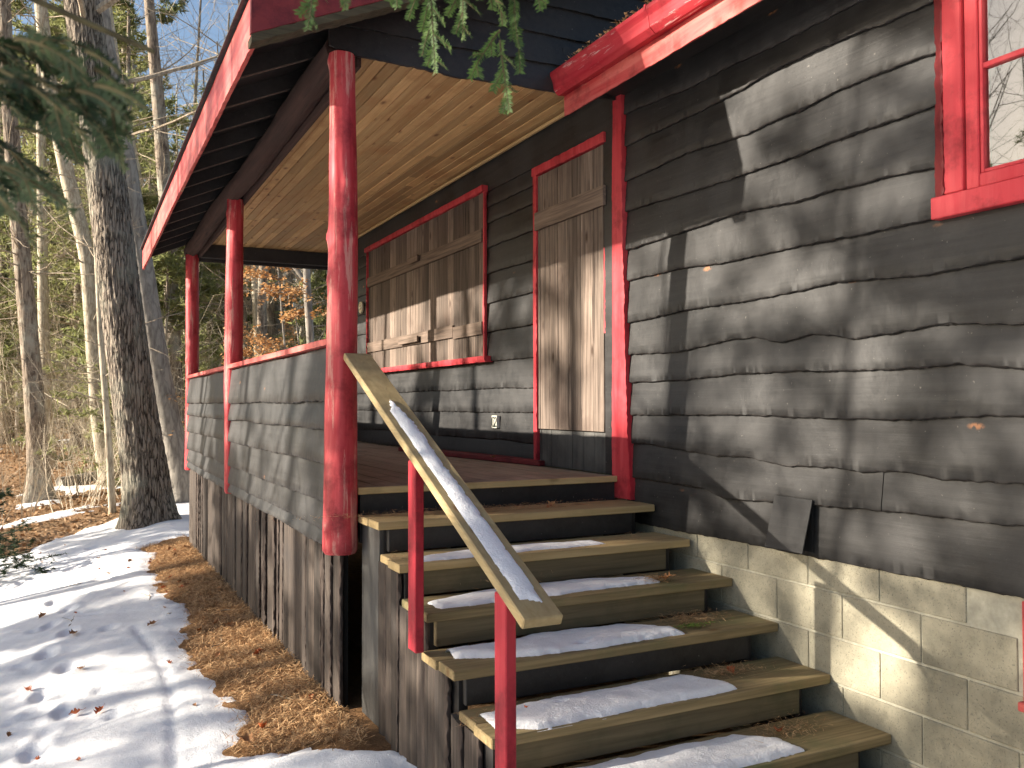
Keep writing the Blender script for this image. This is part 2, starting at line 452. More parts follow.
# ------------------------------------------------------------------ terrain
def sm(a, b, x):
    t_ = np.clip((np.asarray(x, float) - a) / (b - a), 0, 1); return t_ * t_ * (3 - 2 * t_)
def g0(x, y):
    x = np.asarray(x, float); y = np.asarray(y, float)
    base = -1.22 - 0.012 * np.clip(y, 0, 8) - 0.02 * np.clip(-y, 0, 4)
    d = np.clip(-1.85 - x, 0, 4.0)
    fade = 1 - 0.6 * sm(8, 15, y) - 0.75 * sm(0, -4, y) * (y < 0)
    z = base - 0.20 * d * fade
    z = z + 0.045 * np.clip(y - 18, 0, 80) + 0.004 * np.clip(-x - 8, 0, 60)
    far = sm(9, 16, np.hypot(x + 2, y - 2))
    z = z + (0.05 + 0.12 * far) * fbm(x * 0.35, y * 0.35, 0, 3, 3) * sm(0.3, 2.0, -1.8 - x + 0.6 * np.clip(y - 8, 0, 99))
    return z
def snowmask(x, y):
    x = np.asarray(x, float); y = np.asarray(y, float)
    e = 0.10 * fbm(x * 2.2, y * 2.2, 0, 11, 4)
    e = e + 0.05 * fbm(x * 9, y * 9, 0, 14, 3)
    strip = np.clip((-2.23 + 0.05 * np.sin(y * 2.1) - x) + e, -1, 1)                # left of the needle strip
    front = (-0.30 - y) + 0.9 * (-1.95 - x) + 2.0 * e                                # in front of the stairs
    m = np.maximum(strip, np.clip(front, -1, 1))
    m = np.where(y > 7.3, np.maximum(m, (y - 7.5) + e), m)
    ys = 10.6 + 1.1 * (x + 3.0) + 5 * e
    m = np.minimum(m, np.where(x > -6, (ys - y) * 0.5, 0.35 * (ys - y)))
    patch = fbm(x * 0.55 + 4, y * 0.8, 0, 21, 4) - 0.42 + 0.25 * sm(12, 9.5, y)
    return np.maximum(m, np.where(y > 8, patch, -1))
def grid_xy(xs, ys, fz):
    X, Y = np.meshgrid(xs, ys); return np.stack([X, Y, fz(X, Y)], -1)

xs = np.concatenate([-np.geomspace(400, 12, 26), np.linspace(-11.5, 3, 60), np.geomspace(3.5, 400, 26)])
ys = np.concatenate([-np.geomspace(300, 8, 16), np.linspace(-7.6, 24, 110), np.geomspace(25, 500, 34)])
mb = MB(); mb.grid(grid_xy(xs, ys, g0)); tag(mb.build('ground', 'forest_floor', smooth=True), kind='structure')

dents = []
rs = random.Random(3)
for k in range(46):
    dents.append((rs.uniform(-4.6, -2.6), rs.uniform(0.3, 8.5), rs.uniform(0.05, 0.14), rs.uniform(0.04, 0.08), rs.uniform(0.008, 0.022), rs.uniform(0, 3)))
for k in range(9):
    dents.append((-3.25 + 0.14 * (k % 2), 0.9 + 0.55 * k, 0.13, 0.06, 0.030, 1.5))
def snow_z(X, Y):
    m = snowmask(X, Y)
    z = g0(X, Y) - 0.05 + 0.06 * sm(-0.02, 0.02, m) + 0.04 * sm(0.0, 0.22, m) + 0.014 * fbm(X * 1.6, Y * 1.6, 0, 31, 4) + 0.010 * fbm(X * 6, Y * 6, 0, 32, 3)
    for dx, dy, a, b, dp, th in dents:
        if dx < X.min() - 1 or dx > X.max() + 1: continue
        c_, s_ = math.cos(th), math.sin(th)
        u = ((X - dx) * c_ + (Y - dy) * s_) / a; v = (-(X - dx) * s_ + (Y - dy) * c_) / b
        q = u * u + v * v
        z = z - dp * np.exp(-q * q * 0.7) + dp * 0.25 * np.exp(-(np.sqrt(q) - 1.5) ** 2 * 5)
    z = z - 0.02 * np.exp(-((X - (-2.62 + 0.10 * np.sin(Y))) / 0.025) ** 2) * (Y < 3.2) * (Y > -1)
    return z
mb = MB()
mb.grid(grid_xy(np.arange(-6.0, -1.2, 0.03), np.arange(-3.0, 10.5, 0.035), snow_z))
mb.grid(grid_xy(np.concatenate([np.arange(-14, -6, 0.16), [-6.0]]), np.arange(-6, 12, 0.16), snow_z))
mb.grid(grid_xy(np.linspace(-60, -14, 40), np.linspace(-30, 12, 40), lambda X, Y: g0(X, Y) + 0.03)); mb.grid(grid_xy(np.linspace(-14, 12, 60), np.linspace(-30, -6, 40), lambda X, Y: g0(X, Y) + 0.03)); mb.grid(grid_xy(np.linspace(-6.0, 0.0, 50), np.linspace(-6, -3.0, 30), lambda X, Y: g0(X, Y) + 0.035))  # unseen snow added out of frame, its bounce brightens the porch ceiling
mb.grid(grid_xy(np.arange(-14.0, 9.0, 0.14), np.arange(10.5, 34, 0.14), snow_z))
tag(mb.build('snow_ground', 'snow', smooth=True), kind='structure')

# bed of fallen needles along the skirting
mb = MB()
mb.grid(grid_xy(np.arange(-2.75, -1.30, 0.02), np.arange(-1.2, 8.4, 0.025), lambda X, Y: g0(X, Y) + 0.022 * fbm(X * 5, Y * 5, 0, 41, 4) + 0.018 - 0.05 * sm(-2.38, -2.6, X)))
bed = mb.build('needle_bed', 'needle_bed', smooth=True)
tag(bed, kind='structure')
def flat_needles(mb, P, length, width, lift=0.02, droop=0.3):
    n = len(P); th = np.random.RandomState(n).uniform(0, 6.28, n); rs_ = np.random.RandomState(n + 1)
    d = np.stack([np.cos(th), np.sin(th), rs_.uniform(-droop, droop, n)], -1)
    l = length * rs_.uniform(0.5, 1.1, n)[:, None]; s_ = np.stack([-np.sin(th), np.cos(th), rs_.uniform(-.5, .5, n)], -1) * width
    P = P + np.array([0, 0, 1]) * rs_.uniform(0, lift, n)[:, None]
    V = np.stack([P - d * l / 2 - s_ / 2, P + d * l / 2, P - d * l / 2 + s_ / 2], 1).reshape(-1, 3)
    mb.add(V, np.arange(3 * n).reshape(-1, 3).tolist(), rs_.uniform(0, 1, n))
rs_ = np.random.RandomState(5)
N = 60000
X = rs_.uniform(-2.65, -1.78, N); Y = -1.0 + 9.0 * rs_.uniform(0, 1, N) ** 1.4
k = (snowmask(X, Y) < 0.10 * rs_.uniform(-1, 1.2, N) ** 2) 
X = X[k]; Y = Y[k]
mb = MB(); flat_needles(mb, np.stack([X, Y, g0(X, Y) + 0.022 * fbm(X * 5, Y * 5, 0, 41, 4) + 0.018], -1), 0.085, 0.0040, 0.04, 0.6)
tag(mb.build('fallen_needles', 'needle_litter'), kind='stuff', label='brown pine needles lying in a strip along the wooden skirting', cat='needles')

# ------------------------------------------------------------------ cabin
cabin = thing('cabin', (0, -1.0, -1.25), 'black cabin with wavy edged board siding on grey blocks and a red trimmed window', 'cabin')
wallmap = lambda u, v, w: (0.018 - w + 0 * u, u, v)
rows_y = [
 [(-0.16, 2.25), (-0.68, 2.21), (-1.06, 2.21), (-1.45, 2.2), (-1.9, 2.2)],
 [(-0.16, 2.05), (-0.48, 2.05), (-0.86, 2.05), (-1.15, 2.06), (-1.33, 2.08), (-1.61, 2.08), (-1.85, 2.07), (-2.07, 2.05), (-2.27, 2.05)],
 [(-0.16, 1.83), (-0.67, 1.85), (-1.18, 1.82), (-1.33, 1.83), (-1.55, 1.83), (-1.75, 1.85), (-1.96, 1.85), (-2.07, 1.85), (-2.29, 1.84)],
 [(-0.18, 1.64), (-0.85, 1.62), (-1.18, 1.62), (-1.49, 1.62), (-1.73, 1.63), (-1.93, 1.63), (-2.1, 1.63), (-2.29, 1.63)],
 [(-0.18, 1.4), (-0.85, 1.42), (-1.11, 1.43), (-1.41, 1.41), (-1.55, 1.4), (-1.75, 1.41), (-1.84, 1.4), (-2.06, 1.4), (-2.28, 1.38)],
 [(-0.18, 1.21), (-0.67, 1.21), (-0.95, 1.19), (-1.17, 1.19), (-1.46, 1.19), (-1.84, 1.18), (-2.06, 1.18), (-2.28, 1.18)],
 [(-0.18, 0.95), (-0.67, 0.97), (-1.18, 0.97), (-1.55, 0.98), (-1.75, 0.99), (-2.06, 0.97), (-2.22, 0.96), (-2.44, 0.97), (-2.63, 0.97)],
 [(-0.2, 0.75), (-0.59, 0.74), (-1.02, 0.78), (-1.23, 0.78), (-1.41, 0.74), (-1.6, 0.77), (-1.75, 0.75), (-1.84, 0.73), (-2.06, 0.74), (-2.26, 0.76), (-2.43, 0.75), (-2.63, 0.73)],
 [(-0.21, 0.58), (-0.66, 0.58), (-1.08, 0.6), (-1.52, 0.6), (-1.84, 0.59), (-2.16, 0.59), (-2.35, 0.6), (-2.52, 0.58), (-2.62, 0.57)],
 [(-0.21, 0.38), (-1.08, 0.39), (-1.74, 0.38), (-2.17, 0.38), (-2.43, 0.4), (-2.62, 0.4)],
 [(-0.26, 0.21), (-0.58, 0.19), (-0.91, 0.17), (-1.14, 0.18), (-1.4, 0.15), (-1.74, 0.16), (-1.88, 0.15), (-2.09, 0.17), (-2.25, 0.15), (-2.62, 0.16)],
 [(-0.25, -0.0), (-0.8, -0.01), (-0.97, -0.05), (-1.37, -0.03), (-1.66, -0.02), (-1.83, -0.01), (-2.13, -0.0), (-2.34, -0.0), (-2.52, 0.0), (-2.61, 0.01)],
 [(-0.53, -0.27), (-1.06, -0.26), (-1.62, -0.26), (-2.58, -0.25)]]
WY0, WY1, WZ0, WZ1 = -3.46, -2.29, 1.175, 2.62        # near window outline
mb = MB()
tops = 2.50
for k, r_ in enumerate(rows_y):
    z = [b for a, b in r_]; f = rng_interp(r_)
    up = rng_interp(rows_y[k - 1]) if k else (lambda u: np.full(np.shape(u), tops))
    lo = (lambda u, f=f, k=k: f(u) + 0.012 * fbm(u * 2.5, 0, 0, 60 + k, 3) * (u < -2.65))
    hi = (lambda u, up=up: up(u) + 0.035)
    segs = [(-7.5, -0.07)]
    if k <= 5 : segs = [(WY1 + 0.0, -0.07), (-7.5, WY0)]
    if k in (11,): segs = [(-1.985, -0.07), (-7.5, -1.99)]
    for a, b in segs:
        live_board(mb, wallmap, a, b, lo, hi, 0.040, 0.014, 0.026, du=0.016, nv=6, seed=k, jag=0.0055, bumpy=0.0026, barkmi=1, strip=0.009)
mb.build('siding', ['black_siding', 'black_plain'], cabin, auto=50)
# backing of the walls
mb = MB()
mb.box(0.022, 0.10, -7.5, WY0 + 0.06, -0.25, 2.62); mb.box(0.022, 0.10, WY1 - 0.12, 0.0, -0.25, 2.62)
mb.box(0.022, 0.10, WY0 + 0.06, WY1 - 0.12, -0.25, WZ0 + 0.08); mb.box(0.060, 0.10, 0.001, 7.2, -0.9, 2.62)
mb.box(4.4, 4.5, -7.5, 7.2, -1.3, 2.6); mb.box(0.1, 4.4, -7.5, -7.4, -1.3, 2.6); mb.box(0.1, 4.4, 7.1, 7.2, -1.3, 2.6)
mb.build('inner_wall', 'room_wall', cabin)
mb = MB(); mb.box(0.1, 4.4, -7.4, 7.1, -0.04, 0.0); mb.build('inner_floor', 'deck_wood', cabin)
# added pale sheet behind the near window, greying the glass like its reflection
mb = MB(); u = np.linspace(WY0 + 0.1, -2.53, 60); 
G = np.stack([np.stack([0.075 + 0.018 * np.sin(u * 70), u, np.full(60, z)], -1) for z in (1.25, 2.55)], 0)
mb.grid(G); mb.build('reflection_sheet', 'room_wall', cabin, smooth=True)

# foundation blocks
mb = MB(); rb = random.Random(5)
mb.box(0.004, 0.20, -7.5, -0.02, -1.75, -0.252, mi=1)
yj = -2.566; zl = [(-0.395, -0.255), (-0.598, -0.403), (-0.803, -0.608), (-1.008, -0.813), (-1.213, -1.018), (-1.418, -1.223), (-1.62, -1.428)]
for k, (a, b) in enumerate(zl):
    off = yj + (0.203 if k % 2 == 0 else 0.0)
    for q in range(-13, 8):
        y0 = off + 0.406 * q + 0.0035; y1 = y0 + 0.399
        if y0 > -0.05: continue
        y1 = min(y1, -0.02)
        if k < 2 and y0 < -2.6: continue
        mb.box(-0.003, 0.02, y0, y1, a + (0.001), b - 0.001, rb.random())
mb.build('block_foundation', ['block', 'mortar'], cabin, bevel=0.003)

# corner trim at the porch
mb = MB()
live_board(mb, wallmap, -0.20, 2.46, 0, 0, 0, 0, 0, du=1) if False else None
mz = lambda u, v, w: (0.018 - w + 0 * u, v, u)
live_board(mb, mz, -0.135, 2.44, lambda u: np.interp(u, [-0.14, 0.3, 1.2, 2.44], [-0.150, -0.125, -0.085, -0.06]), lambda u: np.interp(u, [-.14, 2.44], [0.045, 0.012]), 0.062, 0.066, 0.05, du=0.02, nv=5, seed=4, jag=0.006, bumpy=0.004, wander=0.012)
mb.build('corner_trim', 'red_trim', cabin, auto=50)

# porch side wall siding
PW = [2.215, 2.085, 1.95, 1.745, 1.525, 1.28, 1.04, 0.80, 0.575, 0.38, 0.16]
mb = MB()
live_board(mb, wallmap, 0.0, 7.2, 2.215, 2.475, 0.030, 0.030, 0.02, du=0.05, nv=4, seed=90, jag=0.003, bumpy=0.002)
for k in range(1, len(PW) + 1):
    z = PW[k] if k < len(PW) else 0.004
    segs = [(0.10, 7.2)]
    if z < 2.1: segs = [(1.06, 7.2)]
    if 0.81 <= z < 2.2: segs = [(1.06, 1.97), (5.27, 7.2)]
    for a, b in segs:
        live_board(mb, wallmap, a, b, z, PW[k - 1] + 0.03, 0.038, 0.014, 0.024, du=0.02, nv=5, seed=100 + k, jag=0.0055, bumpy=0.0026, wander=0.012, barkmi=1, strip=0.009)
mb.build('porch_siding', ['black_siding', 'black_plain'], cabin, auto=50)
mb = MB(); mb.box(-0.045, 0.0, 0.015, 0.125, 0.003, 2.214); mb.box(-0.02, 0.0, 1.04, 1.07, 0.003, 2.2)
mb.build('door_casing', 'black_plain', cabin, bevel=0.004)

# door: vertical weathered boards with a cross brace
door = MB(); rw = random.Random(8)
y = 0.135
while y < 1.02:
    w_ = rw.uniform(0.12, 0.17); y2 = min(y + w_, 1.03)
    live_board(door, mz, 0.27, 2.115, y + 0.003, y2 - 0.003, 0.058 + rw.uniform(0, .004), 0.058 + rw.uniform(0, .004), 0.02, du=0.06, nv=4, seed=int(y * 100), jag=0.0012, bumpy=0.0015)
    y = y2
dr = door.build('door', 'weathered', cabin, auto=50)
mb = MB(); live_board(mb, wallmap, 0.10, 1.035, 1.715, 1.845, 0.086, 0.086, 0.022, du=0.04, nv=4, seed=3, jag=0.002, bumpy=0.002)
mb.build('door_brace', 'weathered_brace_and_lit_edge', dr, auto=50); mb = MB()
mb = MB()
live_board(mb, mz, 0.005, 2.14, 1.032, 1.085, 0.078, 0.07, 0.06, du=0.02, nv=4, seed=31, jag=0.003, wander=0.008)
live_board(mb, wallmap, 0.10, 1.085, 2.125, 2.185, 0.082, 0.082, 0.06, du=0.02, nv=4, seed=32, jag=0.005, wander=0.005)
live_board(mb, mz, 0.9, 1.45, 0.115, 0.130, 0.064, 0.064, 0.02, du=0.02, nv=3, seed=33, jag=0.003)
mb.build('door_frame', 'red_trim', dr, auto=50)
mb = MB(); y = 0.125
while y < 1.0:
    y2 = min(y + 0.145, 1.03); live_board(mb, mz, 0.006, 0.262, y + 0.004, y2 - 0.004, 0.05, 0.05, 0.02, du=0.05, nv=3, seed=int(y * 90), jag=0.002); y = y2
mb.build('kick_board', 'black_boards', dr, auto=50)

# shuttered porch window
smapw = lambda u, v, w: (0.058 - w + 0 * u, u, v)
smapz = lambda u, v, w: (0.058 - w + 0 * u, v, u)
mb = MB(); y = 2.005
while y < 5.2:
    w_ = rw.uniform(0.085, 0.135); y2 = min(y + w_, 5.215)
    live_board(mb, smapz, 0.845, 2.215, y + 0.002, y2 - 0.002, 0.088 + rw.uniform(0, .004), 0.088 + rw.uniform(0, .004), 0.02, du=0.07, nv=4, seed=int(y * 100), jag=0.0012, bumpy=0.0015)
    y = y2
sh = mb.build('window_shutter', 'weathered', cabin, auto=50)
mb = MB()
live_board(mb, smapw, 2.0, 5.2, 1.80, 1.91, 0.113, 0.113, 0.022, du=0.05, nv=4, seed=13, jag=0.002)
live_board(mb, smapw, 2.0, 2.62, 1.03, 1.135, 0.113, 0.113, 0.022, du=0.05, nv=4, seed=14, jag=0.002)
live_board(mb, smapw, 2.63, 5.2, 1.045, 1.155, 0.113, 0.113, 0.022, du=0.05, nv=4, seed=15, jag=0.002)
mb.build('shutter_brace', 'weathered_brace_and_lit_edge', sh, auto=50)
for ya, za in ((3.44, 1.88), (3.44, 1.09)):
    mb = MB(); mb.box(-0.095, -0.0732, ya, ya + (0.27 if za > 1.5 else 0.55), za - 0.03, za + 0.03); mb.build('shutter_bar', 'weathered_brace_and_lit_edge', sh, bevel=0.003)
mb = MB()
live_board(mb, smapw, 1.965, 5.28, 2.215, 2.265, 0.125, 0.125, 0.12, du=0.03, nv=4, seed=41, jag=0.003)
live_board(mb, smapw, 1.90, 5.28, 0.795, 0.845, 0.135, 0.135, 0.13, du=0.03, nv=4, seed=42, jag=0.002)
live_board(mb, smapz, 0.845, 2.215, 5.215, 5.275, 0.12, 0.10, 0.10, du=0.02, nv=4, seed=43, jag=0.004, wander=0.012)
live_board(mb, smapz, 0.845, 2.215, 1.968, 1.985, 0.105, 0.105, 0.03, du=0.02, nv=3, seed=44, jag=0.003, wander=0.008)
mb.build('shutter_frame', 'red_trim', sh, auto=50)

# round fixture and number plate
mb = MB()
prof = [(0.0, 0.0), (0.066, 0.0), (0.072, 0.008), (0.068, 0.022), (0.055, 0.026), (0.050, 0.016), (0.040, 0.014), (0.034, 0.022), (0.030, 0.034), (0.0, 0.036)]
th = np.linspace(0, 2 * math.pi, 32, endpoint=False)
G = np.stack([np.stack([-0.022 - h * 1.2 + 0 * th, 5.50 + r_ * np.cos(th), 1.60 + r_ * np.sin(th)], -1) for r_, h in prof], 0)
mb.grid(G, wrap=True); o = mb.build('wall_light', 'white_plastic', None, smooth=True)
tag(o, 'round cream lamp holder on the dark porch wall beside the big shutter', 'lamp holder')
mb = MB(); mb.box(-0.040, -0.012, 1.745, 1.835, 0.255, 0.355); plate = mb.build('number_plate', 'plate_white', None, bevel=0.001)
tag(plate, 'small white plate with black figures low on the porch wall', 'number plate')
def digit(parent, segs, y0, z0, s_):
    mb = MB()
    for (a, b, c, d) in segs:
        # a..: start (u,v) end (u,v) in 0..1
        p0 = np.array([y0 - a * s_ * 0.5, z0 + b * s_]); p1 = np.array([y0 - c * s_ * 0.5, z0 + d * s_])
        dd = (p1 - p0); L_ = np.linalg.norm(dd) + 1e-6; nrm = np.array([-dd[1], dd[0]]) / L_ * s_ * 0.09; e = dd / L_ * s_ * 0.07
        q = [p0 - e - nrm, p1 + e - nrm, p1 + e + nrm, p0 - e + nrm]
        mb.prism([(a_[0], a_[1]) for a_ in q], 'x', -0.0416, -0.0402)
    return mb.build('figure', 'ink', parent)
digit(plate, [(0.2, 1, 0.8, 1), (0.95, 0.85, 0.95, 0.15), (0.8, 0, 0.2, 0), (0.05, 0.15, 0.05, 0.85)], 1.826, 0.27, 0.07)
digit(plate, [(0.05, 0.85, 0.3, 1), (0.3, 1, 0.8, 1), (0.95, 0.85, 0.9, 0.6), (0.9, 0.6, 0.05, 0), (0.05, 0, 0.95, 0)], 1.786, 0.27, 0.07)

# near window
win = MB()
win.box(-0.034, 0.021, -2.395, -2.312, 1.262, 2.62); win.box(-0.034, 0.021, WY0 + 0.02, WY0 + 0.10, 1.262, 2.62)
win.box(-0.046, 0.021, WY0 - 0.02, -2.262, 1.172, 1.258)
wf = win.build('window', 'red_window', cabin, bevel=0.004)
mb = MB(); live_board(mb, mz, 1.26, 2.62, -2.316, -2.268, 0.060, 0.040, 0.055, du=0.008, nv=7, seed=71, jag=0.007, bumpy=0.012, wander=0.003)
mb.build('bark_casing', 'dark_red', wf, auto=60)
mb = MB()
a, b = WY0 + 0.10, -2.397
mb.box(-0.018, 0.03, b - 0.055, b, 1.262, 2.62); mb.box(-0.018, 0.03, a + 0.002, a + 0.057, 1.262, 2.62); mb.box(-0.0175, 0.03, a + 0.058, b - 0.056, 1.263, 1.315)
mb.build('sash', 'red_window', wf, bevel=0.004)
mb = MB()
mb.box(-0.010, 0.03, b - 0.070, b - 0.0565, 1.317, 2.62); mb.box(-0.010, 0.03, b - 0.49, b - 0.46, 1.317, 2.62)
mb.box(-0.009, 0.03, a + 0.058, b - 0.071, 1.317, 1.33); mb.box(-0.009, 0.03, a + 0.058, b - 0.071, 1.712, 1.732); mb.box(-0.009, 0.03, a + 0.058, b - 0.071, 2.115, 2.135)
mb.build('muntin', 'red_window', wf, bevel=0.002)
mb = MB(); mb.box(0.008, 0.012, a + 0.05, b - 0.05, 1.30, 2.62); mb.build('pane', 'glass_pane', wf)

# vent hood
mb = MB()
v = [(-0.026, -1.37, 0.004), (-0.026, -1.612, 0.004), (-0.092, -1.37, -0.235), (-0.092, -1.612, -0.235)]
mb.add([(x - 0.006, y_, z_) for x, y_, z_ in v] + [(x, y_, z_) for x, y_, z_ in v], [(0, 2, 3, 1), (4, 5, 7, 6), (0, 1, 5, 4), (2, 6, 7, 3), (0, 4, 6, 2), (1, 3, 7, 5)])
o = mb.build('vent_flap', 'black_siding', None)
tag(o, 'black flap tilted out at its bottom edge, low on the siding over the blocks', 'vent flap')
mb = MB(); mb.box(-0.026, -0.0215, -1.609, -1.38, -0.235, -0.008); mb.build('opening', 'void', o)  # near-black slab stands for the shaded hollow behind the flap

# basement window at the right edge
mb = MB(); mb.box(-0.015, 0.0, -2.67, -2.590, -0.62, -0.262); mb.box(-0.03, 0.0, -3.6, -3.52, -0.62, -0.262); mb.box(-0.03, 0.0, -3.518, -2.662, -0.32, -0.262)
bw = mb.build('basement_window', 'red_trim', cabin, bevel=0.003)
mb = MB(); mb.box(-0.03, 0.0, -3.64, -2.578, -0.655, -0.622); mb.build('sill', 'red_fascia', bw, bevel=0.004)
mb = MB(); mb.box(-0.009, -0.005, -3.52, -2.66, -0.62, -0.32); mb.build('pane', 'glass_pane', bw)

# main roof, eave fascia and gutter
SL = 0.45
mb = MB()
mb.prism([(-0.42, 2.40), (2.2, 2.40 + SL * 2.62), (4.9, 2.40), (4.9, 2.48), (2.2, 2.50 + SL * 2.62), (-0.42, 2.48)], 'y', -7.9, -0.02)
mb.build('roof', 'shingle', cabin)
mb = MB(); mb.box(-0.378, -0.01, -7.8, -0.02, 2.375, 2.392)
mb.build('soffit', 'black_plain', cabin)
mb = MB()
mb.box(-0.400, -0.379, -7.9, -0.005, 2.215, 2.40)
live_board(mb, lambda u, v, w: (-0.4005 - w + 0 * u, u, v), -7.9, 0.0, 2.205, 2.40, 0.006, 0.006, 0.006, du=0.03, nv=3, seed=201, jag=0.004)
mb.build('fascia', 'red_fascia', cabin, auto=50)
prof = [(-0.403, 2.455), (-0.403, 2.325), (-0.455, 2.318), (-0.488, 2.345), (-0.496, 2.40), (-0.512, 2.43), (-0.512, 2.452), (-0.500, 2.452), (-0.500, 2.436), (-0.486, 2.41), (-0.478, 2.35), (-0.452, 2.328), (-0.412, 2.333), (-0.412, 2.455)]
mb = MB(); mb.prism(prof, 'y', -7.9, -0.012)
mb.prism([(-0.403, 2.453), (-0.403, 2.325), (-0.455, 2.318), (-0.488, 2.345), (-0.496, 2.40), (-0.510, 2.43), (-0.510, 2.453)], 'y', -0.016, -0.010)
gut = mb.build('gutter', 'red_gutter', cabin, bevel=0.002)
for yy in (-1.0, -2.2, -3.4):
    mb = MB(); mb.prism([(a_ - 0.003, b_ - 0.002 if b_ < 2.4 else b_ + 0.004) for a_, b_ in prof[1:7]] + [(-0.515, 2.458), (-0.403, 2.458)], 'y', yy - 0.008, yy + 0.008)
    mb.build('gutter_joint', 'red_gutter', gut)
rs_ = np.random.RandomState(15)
N = 2600; Yg = rs_.uniform(-4, -0.15, N); P_ = np.stack([rs_.uniform(-0.50, -0.405, N), Yg, 2.435 + 0.035 * np.abs(fbm(Yg * 6, 0, 0, 4))], -1)
mb = MB(); flat_needles(mb, P_, 0.05, 0.003, 0.04, 0.9)
N = 260; P_ = np.stack([rs_.uniform(-0.51, -0.42, N), rs_.uniform(-2, -0.15, N), 2.45 + rs_.uniform(0, .02, N)], -1); flat_needles(mb, P_, 0.03, 0.02, 0.03, 0.6)
tag(mb.build('gutter_debris', 'needle_litter'), 'dry needles and leaf bits heaped in the red gutter', 'debris', kind='stuff')

# ------------------------------------------------------------------ porch
porch = thing('porch', (-1.75, 0.1, -1.25), 'roofed wooden porch with red log posts, plank ceiling and dark wavy board railing wall', 'porch')
# log posts
def logdisp(seed, bump=0.010):
    def f(pts, th, rr):
        z = pts[:, 2][:, None]; c_ = np.cos(th)[None]; s_ = np.sin(th)[None]
        d = bump * fbm(c_ * 1.3 + seed, s_ * 1.3, z * 1.5, seed, 4) + 0.004 * fbm(c_ * 5, s_ * 5, z * 1.2, seed + 3, 3)
        rk = random.Random(seed)
        for k in range(9):
            a, zk, q = rk.uniform(0, 6.28), rk.uniform(-0.3, 2.3), rk.uniform(0.006, 0.016)
            da = np.arctan2(np.sin(th - a), np.cos(th - a))[None]
            d = d + q * np.exp(-(da / 0.3) ** 2 - ((z - zk) / 0.035) ** 2)
        return d
    return f
for (px_, py_, r0, r1, z0) in ((-1.79, 0.0, 0.090, 0.066, -0.345), (-1.765, 3.73, 0.084, 0.074, -0.36), (-1.765, 7.05, 0.084, 0.074, -0.37)):
    zz = np.linspace(z0, 2.335, 150)
    pts = np.stack([px_ + 0.006 * np.sin(zz * 1.3 + py_), py_ + 0.006 * np.cos(zz * 1.7), zz], -1)
    rad = np.interp(zz, [z0, z0 + 0.02, 2.335], [r0 - 0.012, r0, r1])
    mb = MB(); mb.tube(pts, rad, 48, logdisp(int(py_ * 10) + 3)); mb.build('porch_post', 'red_post', porch, smooth=False, auto=60)
# deck
mb = MB(); x = -1.70; rd = random.Random(2)
while x < -0.05:
    x2 = min(x + 0.138, -0.042); mb.box(x, x2 - 0.005, 0.006 + rd.uniform(0, .006), 7.1, -0.034 + rd.uniform(-.0015, .0015), rd.uniform(-.0015, .0015)); x = x2
mb.build('deck', 'deck_wood', porch, bevel=0.003)
mb = MB(); mb.box(-1.70, -0.045, -0.018, 0.005, -0.036, 0.001); mb.build('deck_edging', 'tread_lit_tone', porch, bevel=0.004)
mb = MB(); mb.box(-1.68, -0.05, 0.012, 0.05, -0.30, -0.037); mb.box(-1.68, -1.64, 0.05, 7.1, -0.28, -0.037); mb.box(-1.0, -0.96, 0.05, 7.1, -0.20, -0.037)
mb.box(-1.0, -0.92, 0.3, 0.38, -1.3, -0.20); mb.box(-1.66, -0.04, 7.05, 7.09, -0.30, -0.037)
mb.build('deck_frame', 'black_plain', porch)
# railing wall: slabs with wavy edges
parmap = lambda u, v, w: (-1.785 - w + 0 * u, u, v)
PR = [0.775, 0.465, 0.315, 0.115, -0.10, -0.255, -0.335]
mb = MB()
for k in range(1, len(PR)):
    for (a, b) in ((0.06, 3.67), (3.80, 7.0)):
        live_board(mb, parmap, a, b, PR[k], PR[k - 1] + (0.03 if k > 1 else -0.01), 0.046, 0.012, 0.026, du=0.018, nv=6, seed=300 + k + int(a), jag=0.0065, bumpy=0.003, wander=0.018, barkmi=1, strip=0.013)
mb.build('railing_siding', ['black_siding', 'black_plain'], porch, auto=50)
mb = MB()
live_board(mb, lambda u, v, w: (-1.78 - v + 0 * u, u, 0.775 + w), 0.07, 3.67, -0.05, 0.06, 0.035, 0.035, 0.035, du=0.04, nv=4, seed=331, jag=0.002)
live_board(mb, lambda u, v, w: (-1.78 - v + 0 * u, u, 0.775 + w), 3.80, 6.98, -0.05, 0.06, 0.035, 0.035, 0.035, du=0.04, nv=4, seed=332, jag=0.002)
mb.build('railing_cap', 'red_fascia', porch, auto=50)
mb = MB(); mb.box(-1.784, -1.74, 0.07, 7.0, -0.30, 0.765); mb.box(-1.70, -0.05, 7.03, 7.07, 0.0, 0.78); mb.build('railing_backing', 'black_plain', porch)
# skirting of upright slabs down to the ground
mb = MB(); y = 0.10; rk = random.Random(12)
skmap = lambda u, v, w: (-1.752 - w + 0 * u, v, u)
while y < 7.05:
    w_ = rk.uniform(0.10, 0.19); zb = float(g0(-1.8, y)) + rk.uniform(-0.01, 0.05)
    live_board(mb, skmap, zb, -0.26 + rk.uniform(-.02, .02), y + 0.010, y + w_ - 0.006, 0.016 + rk.uniform(0, 0.03), 0.016 + rk.uniform(0, 0.03), 0.026, du=0.02, nv=5, strip=0.016, seed=int(y * 60), jag=0.010, bumpy=0.006, wander=0.012, rnd=rk.random(), barkmi=1)
    y += w_
mb.build('skirting', ['skirt_wood', 'bark_edge'], porch, auto=50)
mb = MB(); mb.box(-1.735, -1.71, 0.14, 7.05, -1.25, -0.3); mb.build('skirting_backing', 'void', porch)
